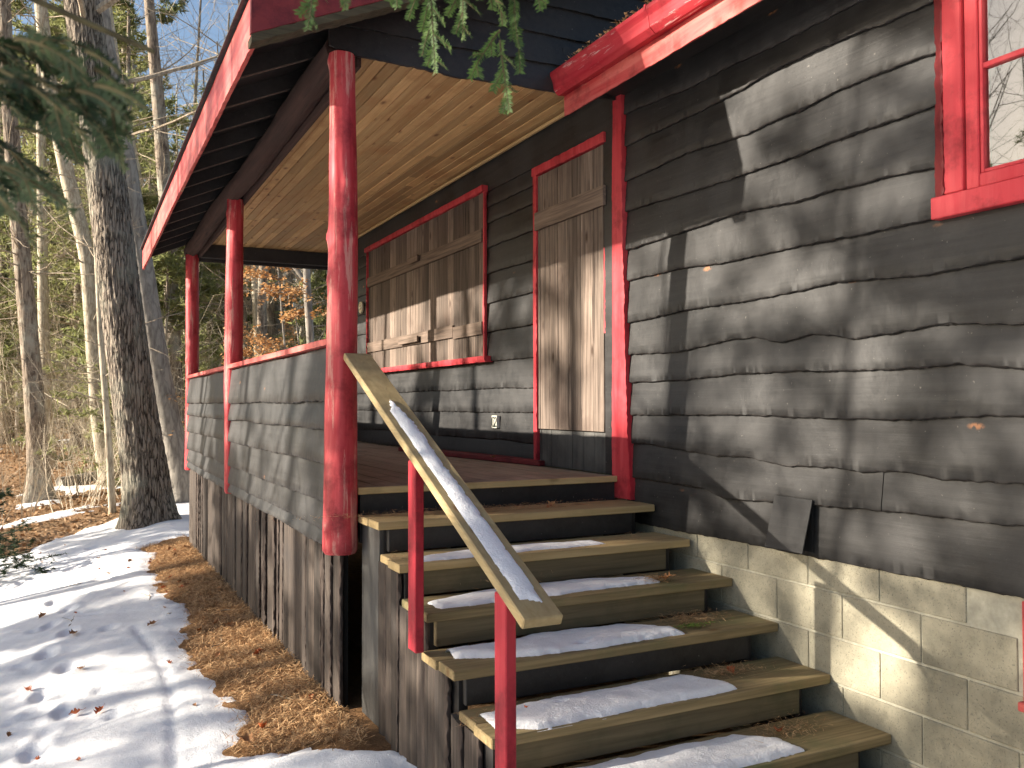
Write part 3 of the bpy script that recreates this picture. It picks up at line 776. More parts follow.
# log beam over the posts and far beam
mb = MB()
yy = np.linspace(0.085, 7.25, 240); mb.tube(np.stack([-1.775 + 0.01 * np.sin(yy), yy, 2.405 + 0.008 * np.sin(yy * 1.7)], -1), 0.085, 24, lambda p_, th, rr: 0.016 * fbm(np.cos(th)[None] * 2, np.sin(th)[None] * 2, p_[:, 1][:, None] * 2.2, 8, 4))
mb.build('log_beam', 'rough_beam', porch, auto=60)
mb = MB(); mb.box(-1.70, -1.672, 0.03, 7.05, 2.30, 2.47); mb.build('beam_board', 'rough_beam', porch, bevel=0.003)
mb = MB(); mb.box(-1.67, -0.035, 6.93, 7.03, 2.30, 2.47); mb.box(-1.85, -0.035, 7.032, 7.06, 2.26, 2.50); mb.build('end_beam', 'black_plain', porch, bevel=0.004)
# ceiling boards
mb = MB(); x = -1.672; rc = random.Random(9)
while x < -0.04:
    x2 = min(x + 0.083, -0.034); y = 0.03
    while y < 7.0:
        y2 = min(7.0, y + rc.uniform(1.6, 3.6)); y2 = 7.0 if 7.0 - y2 < 0.5 else y2
        zz = 2.470 + rc.uniform(0, 0.003); mb.box(x + 0.002, x2 - 0.005, y, y2 - 0.002, zz, zz + 0.015, rc.random()); y = y2
    x = x2
mb.box(-1.70, -0.02, 0.03, 7.05, 2.489, 2.50, 0.1)
mb.build('ceiling', 'ceiling_pine', porch, bevel=0.003)
mb = MB(); mb.box(-0.062, -0.034, 0.04, 6.92, 2.445, 2.469); mb.build('ceiling_moulding', 'pale_pine', porch, bevel=0.005)
# porch roof
zr = lambda x_, o=0.0: 2.375 + SL * (x_ + 2.30) + o
mb = MB()
mb.prism([(-2.31, zr(-2.31)), (2.2, zr(2.2)), (2.2, zr(2.2, 0.03)), (-2.31, zr(-2.31, 0.03))], 'y', -0.33, 7.6, mi=0)
mb.prism([(2.2, zr(2.2)), (4.9, 2.6), (4.9, 2.64), (2.2, zr(2.2, 0.03))], 'y', -0.33, 7.6)
mb.build('roof_boards', 'black_plain', porch)
mb = MB()
mb.prism([(-2.345, zr(-2.345, 0.093)), (2.2, zr(2.2, 0.093)), (4.95, 2.70), (4.95, 2.72), (2.2, zr(2.2, 0.115)), (-2.345, zr(-2.345, 0.105))], 'y', -0.36, 7.65)
mb.build('roof_shingles', 'shingle', porch)
mb = MB(); mb2 = MB(); y = -0.1
while y < 7.5:
    mb.prism([(-2.28, zr(-2.28, -0.10)), (-1.2, zr(-1.2, -0.10)), (-1.2, zr(-1.2, -0.001)), (-2.28, zr(-2.28, -0.001))], 'y', y, y + 0.04)
    mb.prism([(-2.27, zr(-2.27, -0.104)), (-1.86, zr(-1.86, -0.104)), (-1.86, zr(-1.86, -0.099)), (-2.27, zr(-2.27, -0.099))], 'y', y + 0.015, y + 0.024, mi=1)  # pale strip paints the light caught along the rafter's lower edge
    y += 0.56
mb.build('rafter', ['black_plain', 'weathered_brace_and_lit_edge'], porch)
mb = MB()
live_board(mb, lambda u, v, w: (-2.31 - w + 0 * u, u, v), -0.36, 7.6, lambda u: np.interp(u, [-0.36, 0.6, 1.4, 3.9, 5, 7.6], [2.195, 2.20, 2.195, 2.215, 2.20, 2.19]), 2.445, 0.004, 0.004, 0.026, du=0.04, nv=4, seed=401, jag=0.004, wander=0.006)
mb.build('eave_fascia', 'red_fascia', porch, auto=50)
# end board of the roof (rake) with a mossy plank below
mb = MB(); mb.prism([(-2.335, zr(-2.335, -0.155)), (2.2, zr(2.2, -0.155)), (2.2, zr(2.2, 0.09)), (-2.335, zr(-2.335, 0.09))], 'y', -0.385, -0.355)
mb.build('rake_board', 'dark_red', porch, bevel=0.003)  # dark red puts the shade on this end board into its paint
mb = MB()
live_board(mb, lambda u, v, w: (u, -0.353 + w, zr(u, 0) + v), -2.33, 2.2, -0.20, -0.158, 0.07, 0.07, 0.10, du=0.02, nv=5, seed=411, jag=0.006, wander=0.008)
mb.build('mossy_plank', 'mossy_wood', porch, auto=50)
# dark boarded gable over the porch opening
mb = MB()
gm = lambda u, v, w: (u, 0.02 - w, v + 0 * u)
zrow = [2.335, 2.50, 2.68, 2.86, 3.04, 3.22, 3.40, 3.58]
for k in range(len(zrow) - 1):
    xl = max(-1.86, -2.30 + (zrow[k] - 2.375) / SL)
    lo = (lambda u: np.interp(u, [-1.86, -1.7, -1.4, -1.1, -0.8, -0.4, 0], [2.375, 2.345, 2.34, 2.322, 2.335, 2.335, 2.36])) if k == 0 else zrow[k]
    hi = lambda u, k=k: np.minimum(zrow[k + 1] + 0.03, 2.375 + SL * (u + 2.30) - 0.004)
    live_board(mb, gm, xl, 2.15 if k > 1 else -0.03, lo, hi, 0.04, 0.016, 0.026, du=0.02, nv=5, seed=500 + k, jag=0.006, wander=0.01)
mb.build('gable_siding', 'black_plain', porch, auto=50)  # plain black puts the gable's lack of sun into its colour
mb = MB(); mb.prism([(-1.84, 2.40), (-0.02, 2.40), (-0.02, zr(-0.02)), (-1.84, zr(-1.84))], 'y', 0.021, 0.03); mb.build('gable_backing', 'void', porch)
mb = MB(); mb.box(-0.42, -0.02, -0.012, 0.0, 2.36, 2.62); mb.build('eave_closer', 'black_plain', porch)

# board lying on the deck
mb = MB(); ang = 0.10; Rm = [[math.cos(ang), -math.sin(ang), 0], [math.sin(ang), math.cos(ang), 0], [0, 0, 1]]
mb.box(-0.20, -0.06, 0.95, 3.35, 0.003, 0.040, rot=Rm)
tag(mb.build('loose_board', 'dark_red', None, bevel=0.004), 'loose dark red plank lying on the porch deck against the wall', 'plank')

# ------------------------------------------------------------------ staircase
stair = thing('staircase', (-0.85, -1.3, -1.22), 'open wooden staircase of thick planks with snow on its treads, leading up to the porch', 'staircase')
ZT = lambda k: -0.141 - 0.158 * k
YF = lambda k: -0.379 - 0.327 * k
NT_ = 7
rt = random.Random(4)
for k in range(NT_):
    mb = MB(); xr = -0.024 if k < 2 else -0.005
    xl = -1.70 + rt.uniform(-0.01, 0.01)
    yb = YF(k) + 0.335
    mb.box(xl, xr, YF(k), YF(k) + 0.164, ZT(k) - 0.040, ZT(k), rt.random()); mb.box(xl + rt.uniform(-.02, .02), xr, YF(k) + 0.170, yb, ZT(k) - 0.040, ZT(k) - 0.002, rt.random())
    mb.build('tread', 'tread_lit_tone' if k < 2 else 'tread_wood', stair, bevel=0.004)
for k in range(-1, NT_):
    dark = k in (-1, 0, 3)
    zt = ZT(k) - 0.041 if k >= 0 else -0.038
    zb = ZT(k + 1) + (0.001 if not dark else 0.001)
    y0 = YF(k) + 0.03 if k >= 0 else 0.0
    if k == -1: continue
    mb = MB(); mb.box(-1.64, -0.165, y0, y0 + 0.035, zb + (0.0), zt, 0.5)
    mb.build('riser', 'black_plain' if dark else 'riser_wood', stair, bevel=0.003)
def stringer(x0, x1):
    mb = MB(); pl = []
    pl.append((-0.02, -0.182)); 
    pl = [(-0.02, ZT(0) - 0.042)]
    for k in range(NT_):
        yf = YF(k) + 0.07; pl += [(yf, ZT(k) - 0.042), (yf, ZT(k + 1) - 0.042)]
    pl = pl[:-1] + [(YF(NT_ - 1) + 0.07, -1.32)]
    pl += [(YF(NT_ - 1) + 0.30, -1.32), (-0.02, -0.50)]
    # build as strips so that the shape stays convex per piece
    for k in range(NT_):
        ya, yb = YF(k) + 0.07, (YF(k - 1) + 0.07 if k else -0.02)
        mb.prism([(ya, ZT(k) - 0.042), (yb - 0.001, ZT(k) - 0.042), (yb - 0.001, max(-1.32, ZT(k) - 0.30)), (ya, max(-1.32, ZT(k) - 0.46))], 'x', x0, x1)
    return mb.build('stringer', 'black_plain', stair)
stringer(-1.655, -1.615); stringer(-0.155, -0.115)
# upright slabs closing the left side
mb = MB(); y = -0.32
smap = lambda u, v, w: (-1.662 - w + 0 * u, v, u)
first = MB(); live_board(first, smap, -1.19, -0.185, -0.30, -0.03, 0.012, 0.02, 0.03, du=0.03, nv=5, seed=601, jag=0.002)
first.build('side_board', 'black_boards', stair, auto=50)
rk = random.Random(31); y = -0.305
while y > -2.45:
    w_ = rk.uniform(0.10, 0.16); ya = y - w_
    k = max(0, int(math.ceil((-(ya + 0.379)) / 0.327)))
    ztop = ZT(min(k, NT_ - 1)) - 0.045
    zb = float(g0(-1.7, y)) - 0.03
    if ztop > zb + 0.05:
        live_board(mb, smap, zb, ztop, ya + 0.007, y - 0.009, 0.012 + rk.uniform(0, .02), 0.012 + rk.uniform(0, .02), 0.026, du=0.02, nv=5, strip=0.018, seed=int(-y * 70), jag=0.008, bumpy=0.005, wander=0.01, rnd=rk.random(), barkmi=1)
    y = ya
mb.build('side_slabs', ['skirt_wood', 'bark_edge'], stair, auto=50)
# handrail
def railpt(y_, dz=0.0): return 0.715 + 0.458 * (y_ + 0.10) + dz
mb = MB()
ya, yb = -2.155, -0.085
nrm = np.array([-0.458, 1.0]); nrm = nrm / np.linalg.norm(nrm) * 0.038
dirv = np.array([1.0, 0.458]) / math.hypot(1, 0.458)
p0 = np.array([ya, railpt(ya)]); p1 = np.array([yb, railpt(yb)])
mb.prism([tuple(p0), tuple(p1), tuple(p1 - nrm), tuple(p0 - nrm)], 'x', -1.800, -1.655)
mb.build('handrail', 'rail_wood', stair, bevel=0.005)
for yc in (-1.06, -1.93):
    zt = railpt(yc - 0.045) - 0.046
    mb = MB(); zb = -0.60 if yc > -1.5 else float(g0(-1.78, yc)) - 0.05
    mb.box(-1.775, -1.735, yc - 0.045, yc + 0.045, zb, zt); mb.build('handrail_post', 'red_stair', stair, bevel=0.004)
mb = MB(); mb.prism([(-1.50, railpt(-1.50) - 0.043), (-1.56, railpt(-1.56) - 0.043), (-1.68, railpt(-1.68) - 0.115), (-1.64, railpt(-1.64) - 0.115)], 'x', -1.735, -1.700)
mb.build('rail_cleat', 'riser_wood', stair, bevel=0.002)

# snow lying on the treads
def snow_patch(name, label, x0, x1, yfun0, yfun1, z, th, seed, group=None, tiltf=None, edge=0.016, parent=None):
    nx = int((x1 - x0) / 0.009) + 2
    X_ = np.linspace(x0, x1, nx); 
    ylo = yfun0(X_); yhi = yfun1(X_)
    yy_ = np.arange(ylo.min() - 0.01, yhi.max() + 0.01, 0.008)
    X, Y = np.meshgrid(X_, yy_)
    ex = (0.055 * fbm(X * 7, Y * 9, 0, seed, 5)) if x1 - x0 > 0.3 else 0.022 * fbm(X * 30, Y * 12, 0, seed, 4)
    d = np.minimum(np.minimum(Y - yfun0(X), yfun1(X) - Y), np.minimum(X - x0, x1 - X) * 0.8) + ex * 0.5
    hole = fbm(X * 4.0 + seed, Y * 14, 0, seed + 2, 3) - 0.62
    d = np.minimum(d, -hole * 0.15)
    top = th * (1 - np.exp(-np.clip(d, 0, None) / edge)) * (0.85 + 0.30 * fbm(X * 7, Y * 7, 0, seed + 7, 3) + 0.05 * fbm(X * 40, Y * 40, 0, seed + 9, 2))
    zz = np.where(d > 0, z + 0.001 + np.maximum(top, 0.0), z - 0.004)
    if tiltf is not None: zz = zz + tiltf(Y)
    mb = MB(); G = np.stack([X, Y, zz], -1); m, n, _ = G.shape
    idx = np.arange(m * n).reshape(m, n); q = np.stack([idx[:-1, :-1], idx[:-1, 1:], idx[1:, 1:], idx[1:, :-1]], -1).reshape(-1, 4)
    keep = (d.reshape(-1)[q] > -0.006).any(1) & (d.reshape(-1)[q] > -0.02).all(1)
    used = np.unique(q[keep]); rm = -np.ones(m * n, int); rm[used] = np.arange(len(used))
    mb.add(G.reshape(-1, 3)[used], rm[q[keep]].tolist())
    o = mb.build(name, 'snow', parent, smooth=True)
    if label: tag(o, label, 'snow patch', group)
    return o
I = lambda xs_, ys_: (lambda X: np.interp(X, xs_, ys_))
gname = 'snow left on the stair treads'
snow_patch('snow_patch', 'thin snow on the second tread from the top of the stairs', -1.60, -0.52, I([-1.6, -0.52], [-0.69, -0.62]), I([-1.6, -1.2, -0.52], [-0.58, -0.45, -0.50]), ZT(1), 0.014, 51, gname)
snow_patch('snow_patch', 'snow with dark leaves on the third tread, behind the foot of the handrail', -1.62, -0.40, I([-1.62, -0.4], [-0.985, -0.94]), I([-1.62, -1.3, -0.8, -0.4], [-0.84, -0.73, -0.72, -0.83]), ZT(2), 0.022, 52, gname)
snow_patch('snow_patch', 'snow on the fourth tread, just right of the lower end of the handrail', -1.63, -0.52, I([-1.63, -1.3, -0.52], [-1.20, -1.33, -1.33]), I([-1.63, -1.2, -0.75, -0.52], [-1.10, -1.05, -1.05, -1.22]), ZT(3), 0.026, 53, gname)
snow_patch('snow_patch', 'thick white snow on the fifth tread beside the near red handrail post', -1.64, -0.50, I([-1.64, -1.5, -0.5], [-1.60, -1.68, -1.66]), I([-1.64, -1.2, -0.65, -0.50], [-1.46, -1.42, -1.40, -1.60]), ZT(4), 0.028, 54, gname)
snow_patch('snow_patch', 'snow on the sixth tread, lowest one in the picture', -1.64, -0.46, I([-1.64, -0.46], [-2.0, -1.98]), I([-1.64, -1.2, -0.62, -0.46], [-1.76, -1.72, -1.72, -1.86]), ZT(5), 0.028, 55, gname)
snow_patch('snow_strip', 'long narrow strip of snow down the middle of the sloping handrail', -1.768, -1.690, I([-1.762, -1.695], [-2.06, -2.09]), I([-1.762, -1.73, -1.695], [-0.75, -0.62, -0.85]), 0.0, 0.011, 56, None, tiltf=lambda Y: railpt(Y), edge=0.012)

# needles and leaves on the steps
rs_ = np.random.RandomState(77)
mb = MB(); mo = MB()
def clump(x, y, z, sx, sy, n, L_=0.05, lift=0.02):
    P_ = np.stack([rs_.normal(x, sx, n), rs_.normal(y, sy, n), np.full(n, z + 0.004)], -1)
    flat_needles(mb, P_, L_, 0.0022, lift, 0.35)
clump(-1.15, -0.17, ZT(0), 0.42, 0.05, 900); clump(-0.75, -0.22, ZT(0), 0.15, 0.05, 300)
clump(-0.42, -0.92, ZT(2) + 0.006, 0.05, 0.03, 260); clump(-1.15, -0.78, ZT(2) + 0.02, 0.08, 0.03, 120, lift=0.05)
clump(-0.36, -1.13, ZT(3), 0.10, 0.05, 600, lift=0.03); clump(-0.42, -1.45, ZT(4), 0.09, 0.04, 420); clump(-0.36, -1.78, ZT(5), 0.10, 0.05, 380); clump(-1.55, -1.5, ZT(4), 0.08, 0.05, 120)
clump(-1.66, -0.55, ZT(1), 0.03, 0.05, 60); clump(-0.3, -0.5, ZT(1), 0.1, 0.04, 60)
tag(mb.build('stair_needles', 'needle_litter'), 'brown pine needles caught on the ends and backs of the treads', 'needles', kind='stuff')
P_ = np.stack([rs_.normal(-0.42, 0.06, 160), rs_.normal(-1.24, 0.02, 160), np.full(160, ZT(3) + 0.006)], -1); flat_needles(mo, P_, 0.025, 0.006, 0.012)
tag(mo.build('moss_tuft', 'bright_moss'), 'small bright green moss tuft on the fourth tread by the snow', 'moss', kind='stuff')

# fallen leaves
def leaf_mesh(s_, curl, seed, mat):
    r = random.Random(seed); n = 11; L_ = []; 
    out = []
    for k in range(n):
        t_ = k / (n - 1); w_ = math.sin(math.pi * min(1, t_ * 1.02)) ** 0.7 * (0.30 + 0.10 * math.sin(t_ * 22 + seed)) * s_
        out.append((t_, w_))
    G = np.array([[((t_ - 0.5) * s_, sx * w_, curl * s_ * ((sx * w_ / s_ * 2.2) ** 2 + 0.5 * (t_ - 0.5) ** 2) + 0.004 * math.sin(t_ * 9 + sx)) for sx in (-1, -0.5, 0, 0.5, 1)] for t_, w_ in out])
    mb = MB(); mb.grid(G); mb.tube([(0.5 * s_, 0, 0.1 * curl * s_), (0.8 * s_, 0.05 * s_, 0.2 * curl * s_)], 0.0012, 4)
    return mb.build('fallen_leaf', mat, None, smooth=True)
lf = [leaf_mesh(0.10, 0.45, 1, 'leaf_brown'), leaf_mesh(0.075, 0.7, 2, 'leaf_red'), leaf_mesh(0.085, 0.4, 3, 'leaf_brown')]
rl = random.Random(44)
spots = [(-3.34, 2.18, 1, 'orange red curled leaf lying in a footprint on the snow'), (-3.05, 1.30, 1, 'rusty leaf on the snow near the bottom of the path'), (-2.92, 1.22, 1, 'small red leaf on the snow right of the rusty one'),
         (-3.33, 4.72, 0, 'flat tan leaf on sunlit snow in the middle of the path'), (-3.07, 3.45, 0, 'pale brown leaf on snow beside the needle strip'), (-3.02, 2.35, 2, 'dry brown leaf on the snow between the footprints'),
         (-2.50, 3.05, 2, 'grey brown leaf lying at the edge of the needle strip'), (-3.86, 5.5, 1, 'curled orange leaf at the left edge of the path')]
used = set()
for (x, y, k, lab) in spots:
    o = lf[k] if k not in used else lf[k].copy()
    if k in used: COL.objects.link(o)
    used.add(k)
    X_ = np.array([[x]]); Y_ = np.array([[y]])
    o.location = (x, y, float(snow_z(np.array([[x]]), np.array([[y]]))[0, 0]) + 0.012); o.rotation_euler = (rl.uniform(-.3, .3), rl.uniform(-.3, .3), rl.uniform(0, 6)); tag(o, lab, 'leaf', 'leaves fallen on the snow')
for k in range(46):
    x = rl.uniform(-4.6, -2.35); y = rl.uniform(0.3, 9.5); o = lf[k % 3].copy(); COL.objects.link(o)
    s_ = rl.uniform(0.35, 0.8); o.scale = (s_, s_, s_)
    o.location = (x, y, float(snow_z(np.array([[x]]), np.array([[y]]))[0, 0]) + 0.004); o.rotation_euler = (rl.uniform(-.6, .6), rl.uniform(-.6, .6), rl.uniform(0, 6)); tag(o, 'tiny dry leaf scrap scattered over the snow path', 'leaf', 'small leaf scraps scattered on the snow')
for k in range(26):
    x = rl.uniform(-2.35, -1.85); y = rl.uniform(-0.3, 6.8); o = lf[k % 3].copy(); COL.objects.link(o); s_ = rl.uniform(0.5, 1.0); o.scale = (s_, s_, s_)
    o.location = (x, y, float(g0(x, y)) + 0.055); o.rotation_euler = (rl.uniform(-.7, .7), rl.uniform(-.7, .7), rl.uniform(0, 6)); tag(o, 'dry leaf lying among the brown needles by the skirting', 'leaf', 'leaves among the needles')
for (x, y, z, k, s_, lab) in ((-1.12, -0.78, ZT(2) + 0.035, 0, 0.9, 'dry curled leaf on the snow of the third tread'), (-1.20, -0.82, ZT(2) + 0.035, 2, 0.8, 'second dry leaf beside the curled one on the third tread'),
                        (-0.37, -0.95, ZT(2) + 0.02, 0, 0.9, 'pale leaf with needles at the right end of the third tread'), (-0.40, -1.47, ZT(4) + 0.012, 1, 0.8, 'reddish leaf at the right end of the fifth tread'),
                        (-1.48, -1.55, ZT(4) + 0.04, 1, 0.35, 'tiny dark red berry-like leaf on the fifth tread snow'), (-0.62, -0.20, ZT(0) + 0.01, 0, 0.7, 'tan leaf lying on the topmost tread'),
                        (-0.26, 1.35, 0.05, 0, 0.6, 'leaf resting on the loose plank on the porch'), (-0.42, -1.80, ZT(5) + 0.012, 1, 0.8, 'reddish leaf at the right end of the sixth tread')):
    o = lf[k].copy(); COL.objects.link(o); o.location = (x, y, z); o.scale = (s_,) * 3; o.rotation_euler = (rl.uniform(-.5, .5), rl.uniform(-.5, .5), rl.uniform(0, 6)); tag(o, lab, 'leaf', 'leaves fallen on the steps')
mb = MB(); mb.box(-0.10, 0.10, -0.012, 0.012, 0, 0.014); o = mb.build('wood_chip', 'chip', None, bevel=0.002); o.location = (-2.30, 3.35, float(g0(-2.30, 3.35)) + 0.03); o.rotation_euler = (0, 0.1, 0.9)
tag(o, 'pale splinter of wood lying on the needle strip', 'wood chip')

for k, (x, y, L_, lab) in enumerate(((-2.05, 0.55, 0.5, 'longest dead twig, lying near the gap beside the stairs'), (-2.2, 1.9, 0.3, 'short dead twig across the needle strip'), (-2.0, 2.9, 0.35, 'dead twig lying against the skirting'), (-2.45, 4.1, 0.4, 'dead twig on the border of snow and needles'), (-3.1, 3.9, 0.45, 'thin dark twig on the open snow'), (-2.95, 6.0, 0.4, 'thin twig on the shaded snow farther back'))):
    r0 = random.Random(k); mb = MB(); a0 = r0.uniform(0, 6.28); n = 8; pts = [np.array([t_ * L_ * math.cos(a0) / n + r0.uniform(-.008, .008), t_ * L_ * math.sin(a0) / n + r0.uniform(-.008, .008), 0.012 + r0.uniform(0, .012)]) for t_ in range(n)]
    mb.tube(pts, np.linspace(0.005, 0.002, n), 6); mb.tube([pts[4], pts[4] + np.array([math.cos(a0 + .7), math.sin(a0 + .7), .1]) * L_ * .3], [0.003, 0.0015], 5)
    o = mb.build('twig', 'twig_bark', None, smooth=True); o.location = (x, y, float(g0(x, y)) + (0.035)); tag(o, lab, 'twig', 'dead twigs on the ground')

# ------------------------------------------------------------------ trees
def barkdisp(seed, amp=0.03, freq=9.0, zf=1.4, flare=None):
    def f(pts, th, rr):
        z = pts[:, 2][:, None]; c_ = np.cos(th)[None] * freq / 6.28 * 3; s_ = np.sin(th)[None] * freq / 6.28 * 3
        n = fbm(c_, s_, z * zf, seed, 4); rid = 1 - np.abs(n) * 2.2
        d = amp * (rid - 0.5) + 0.04 * rr * fbm(np.cos(th)[None] + seed, np.sin(th)[None], z * 0.4, seed + 5, 2)
        if flare is not None:
            z0, h, q = flare
            d = d + q * np.exp(-np.clip(z - z0, 0, None) / h) * (0.75 + 0.5 * np.cos(th * 4 + seed)[None] * np.exp(-np.clip(z - z0, 0, None) / h))
        return d
    return f
def spline(pts, m):
    pts = np.asarray(pts, float); t_ = np.concatenate([[0], np.cumsum(np.linalg.norm(np.diff(pts, axis=0), axis=1))])
    u = np.linspace(0, t_[-1], m); o = np.stack([np.interp(u, t_, pts[:, k]) for k in range(3)], -1)
    w = max(3, m // 8) | 1; ker = np.hanning(w + 2)[1:-1]; ker /= ker.sum()
    for k in range(3):
        pad = np.pad(o[:, k], w // 2, mode='reflect', reflect_type='odd'); o[:, k] = np.convolve(pad, ker, 'valid')
    return o, u
class Rnd(random.Random):
    def v(s, q): return np.array([s.uniform(-q, q), s.uniform(-q, q), s.uniform(-q, q)])
def branch(mb, r, p, d, L_, rad, lvl, kids, n=4, seg=5, up=0.08, wig=0.22, tips=None):
    pts = [p]; dd = np.array(d, float); dd /= np.linalg.norm(dd)
    for k in range(seg):
        dd = dd + r.v(wig) + np.array([0, 0, up]); dd /= np.linalg.norm(dd); pts.append(pts[-1] + dd * L_ / seg)
    pts = np.array(pts); mb.tube(pts, np.linspace(rad, rad * 0.25, len(pts)), n if lvl > 1 else 3, cap=False)
    if tips is not None: tips.append(pts)
    if lvl > 0:
        for k in range(kids[0]):
            t_ = r.uniform(0.2, 1.0); j = min(seg - 1, int(t_ * seg)); q = pts[j] + (pts[j + 1] - pts[j]) * (t_ * seg - j)
            base = pts[j + 1] - pts[j]; base /= np.linalg.norm(base) + 1e-9
            nd = base * 0.7 + r.v(0.9); branch(mb, r, q, nd, L_ * r.uniform(0.35, 0.6), rad * 0.45 * (1.1 - t_ * 0.5), lvl - 1, kids[1:], n, max(3, seg - 1), up, wig, tips)
def tufts(mb, r, P, length, width, per, seed, flat=1.0, up=0.0):
    rs_ = np.random.RandomState(seed); P = np.repeat(P, per, 0); n = len(P)
    d = rs_.normal(0, 1, (n, 3)); d[:, 2] = d[:, 2] * flat + up; d /= np.linalg.norm(d, axis=1)[:, None]
    s_ = np.cross(d, rs_.normal(0, 1, (n, 3))); s_ /= np.linalg.norm(s_, axis=1)[:, None] + 1e-9
    l = length * rs_.uniform(0.6, 1.2, n)[:, None]
    V = np.stack([P - s_ * width / 2, P + d * l, P + s_ * width / 2], 1).reshape(-1, 3)
    rr = np.repeat(rs_.uniform(0, 1, n // per), per)
    mb.add(V, np.arange(3 * n).reshape(-1, 3).tolist(), rr)

def proto_bare(seed, H, rad, barkm, lean=0.0, nb=16, first=0.3):
    r = Rnd(seed); root = thing('bare_tree', (0, 0, 0), 'x', 'tree')
    top = np.array([lean * H, r.uniform(-.03, .03) * H, H])
    P, u = spline([(0, 0, -0.4), (0.02 * H * r.uniform(-1, 1), 0, H * 0.3), tuple(top * 0.65 + np.array([r.uniform(-.3, .3), r.uniform(-.3, .3), 0])), tuple(top)], 26)
    mb = MB(); mb.tube(P, np.interp(np.linspace(0, 1, 26), [0, 0.04, 0.1, 1], [rad * 1.5, rad * 1.12, rad, rad * 0.18]), 10, barkdisp(seed, 0.01, 8, 1.0))
    mb.build('trunk', barkm, root, smooth=True, local=True)
    mb = MB()
    for k in range(nb):
        t_ = r.uniform(first, 0.98); j = int(t_ * 25); a = r.uniform(0, 6.28)
        L_ = (1.1 - t_) * H * 0.33 + 0.8
        branch(mb, r, P[j], (math.cos(a), math.sin(a), r.uniform(0.2, 1.0)), L_, rad * 0.33 * (1.15 - t_), 2, (5, 5), 4, 5)
    mb.build('branches', 'twig_bark', root, local=True)
    return root
def proto_pine(seed, H, rad, low=0.35, dens=54, dead=30):
    r = Rnd(seed); root = thing('pine_tree', (0, 0, 0), 'x', 'tree')
    P, u = spline([(0, 0, -0.4), (r.uniform(-.2, .2), r.uniform(-.2, .2), H * 0.4), (r.uniform(-.5, .5), r.uniform(-.5, .5), H)], 24)
    mb = MB(); mb.tube(P, np.interp(np.linspace(0, 1, 24), [0, 0.04, 0.1, 1], [rad * 1.4, rad * 1.1, rad, rad * 0.12]), 10, barkdisp(seed, 0.014, 8, 1.2))
    mb.build('trunk', 'pine_bark', root, smooth=True, local=True)
    mb = MB(); tips = []
    for k in range(dead):
        t_ = r.uniform(0.08, low + 0.1); a = r.uniform(0, 6.28); branch(mb, r, P[int(t_ * 23)], (math.cos(a), math.sin(a), r.uniform(-.3, .2)), r.uniform(0.6, 2.6), 0.018, 1, (4,), 3, 4, 0.0, 0.15)
    for k in range(dens):
        t_ = r.uniform(low, 0.99); a = r.uniform(0, 6.28); L_ = (1.05 - t_) * H * 0.30 + 0.5
        branch(mb, r, P[int(t_ * 23)], (math.cos(a), math.sin(a), r.uniform(-.1, .35)), L_ * r.uniform(.6, 1.1), 0.035 * (1.2 - t_), 1, (5,), 3, 5, 0.05, 0.12, tips)
    mb.build('branches', 'twig_bark', root, local=True)
    fo = MB(); pts = []
    for q in tips:
        m = len(q)
        for k in range(14):
            t_ = r.uniform(0.3, 1.0) * (m - 1); j = min(m - 2, int(t_)); pts.append(q[j] + (q[j + 1] - q[j]) * (t_ - j) + r.v(0.13) * np.array([1, 1, 0.5]))
    tufts(fo, r, np.array(pts), 0.24, 0.05, 6, seed, 0.6, 0.35)
    fo.build('foliage', 'pine_foliage', root, local=True)
    return root
def proto_brush(seed, H=3.0, n=9, leaves=None):
    r = Rnd(seed); root = thing('bush', (0, 0, 0), 'x', 'bush'); mb = MB(); tips = []
    for k in range(n):
        a = r.uniform(0, 6.28); s_ = r.uniform(0.1, 0.5)
        branch(mb, r, np.array([math.cos(a) * s_, math.sin(a) * s_, -0.15]), (math.cos(a) * 0.35, math.sin(a) * 0.35, 1), H * r.uniform(0.5, 1.1), 0.012 * r.uniform(.6, 1.6), 2, (6, 4), 3, 6, 0.02, 0.14, tips)
    mb.build('stems', 'brush_bark', root, local=True)
    return root

root_specific = []
def big_tree(name, pts, radii, barkm, label, cat='tree', n=40, m=220, amp=0.02, freq=14, zf=1.6, flare=0.0, branches=(), seed=1, group=None, kids=(5, 5), dens=1):
    base = np.array(pts[0], float); gz = float(g0(base[0], base[1]))
    dirn = np.array(pts[1], float) - base; dirn = dirn / max(1e-6, dirn[2]); 
    b0 = base + dirn * (gz - 0.25 - base[2]); b0[:2] = base[:2] + (b0[:2] - base[:2]) * 0.5
    allp = [tuple(b0)] + [tuple(p_) for p_ in pts if p_[2] > gz + 0.1]
    P, u = spline(allp, m)
    R_ = np.interp(P[:, 2], [p_[0] for p_ in radii], [p_[1] for p_ in radii])
    root = thing(name, tuple((float(base[0]), float(base[1]), gz)), label, cat, group)
    mb = MB(); mb.tube(P, R_, n, barkdisp(seed, amp, freq, zf, (gz, 0.35, flare) if flare else None)); mb.build('trunk', barkm, root, smooth=True)
    if branches:
        r = Rnd(seed); mb = MB()
        for (z, az, el, L_, rad) in branches:
            j = int(np.argmin(np.abs(P[:, 2] - z)))
            branch(mb, r, P[j], (math.cos(az), math.sin(az), el), L_, rad, 2, kids, 5, 7, 0.03, 0.16)
        mb.build('branches', 'twig_bark', root)
    return root
def rb_(seed, z0, z1, n, L_=(1.2, 3), rad=(0.012, 0.03), el=(-0.1, 0.6)):
    r = random.Random(seed); return [(r.uniform(z0, z1), r.uniform(0, 6.28), r.uniform(*el), r.uniform(*L_), r.uniform(*rad)) for _ in range(n)]

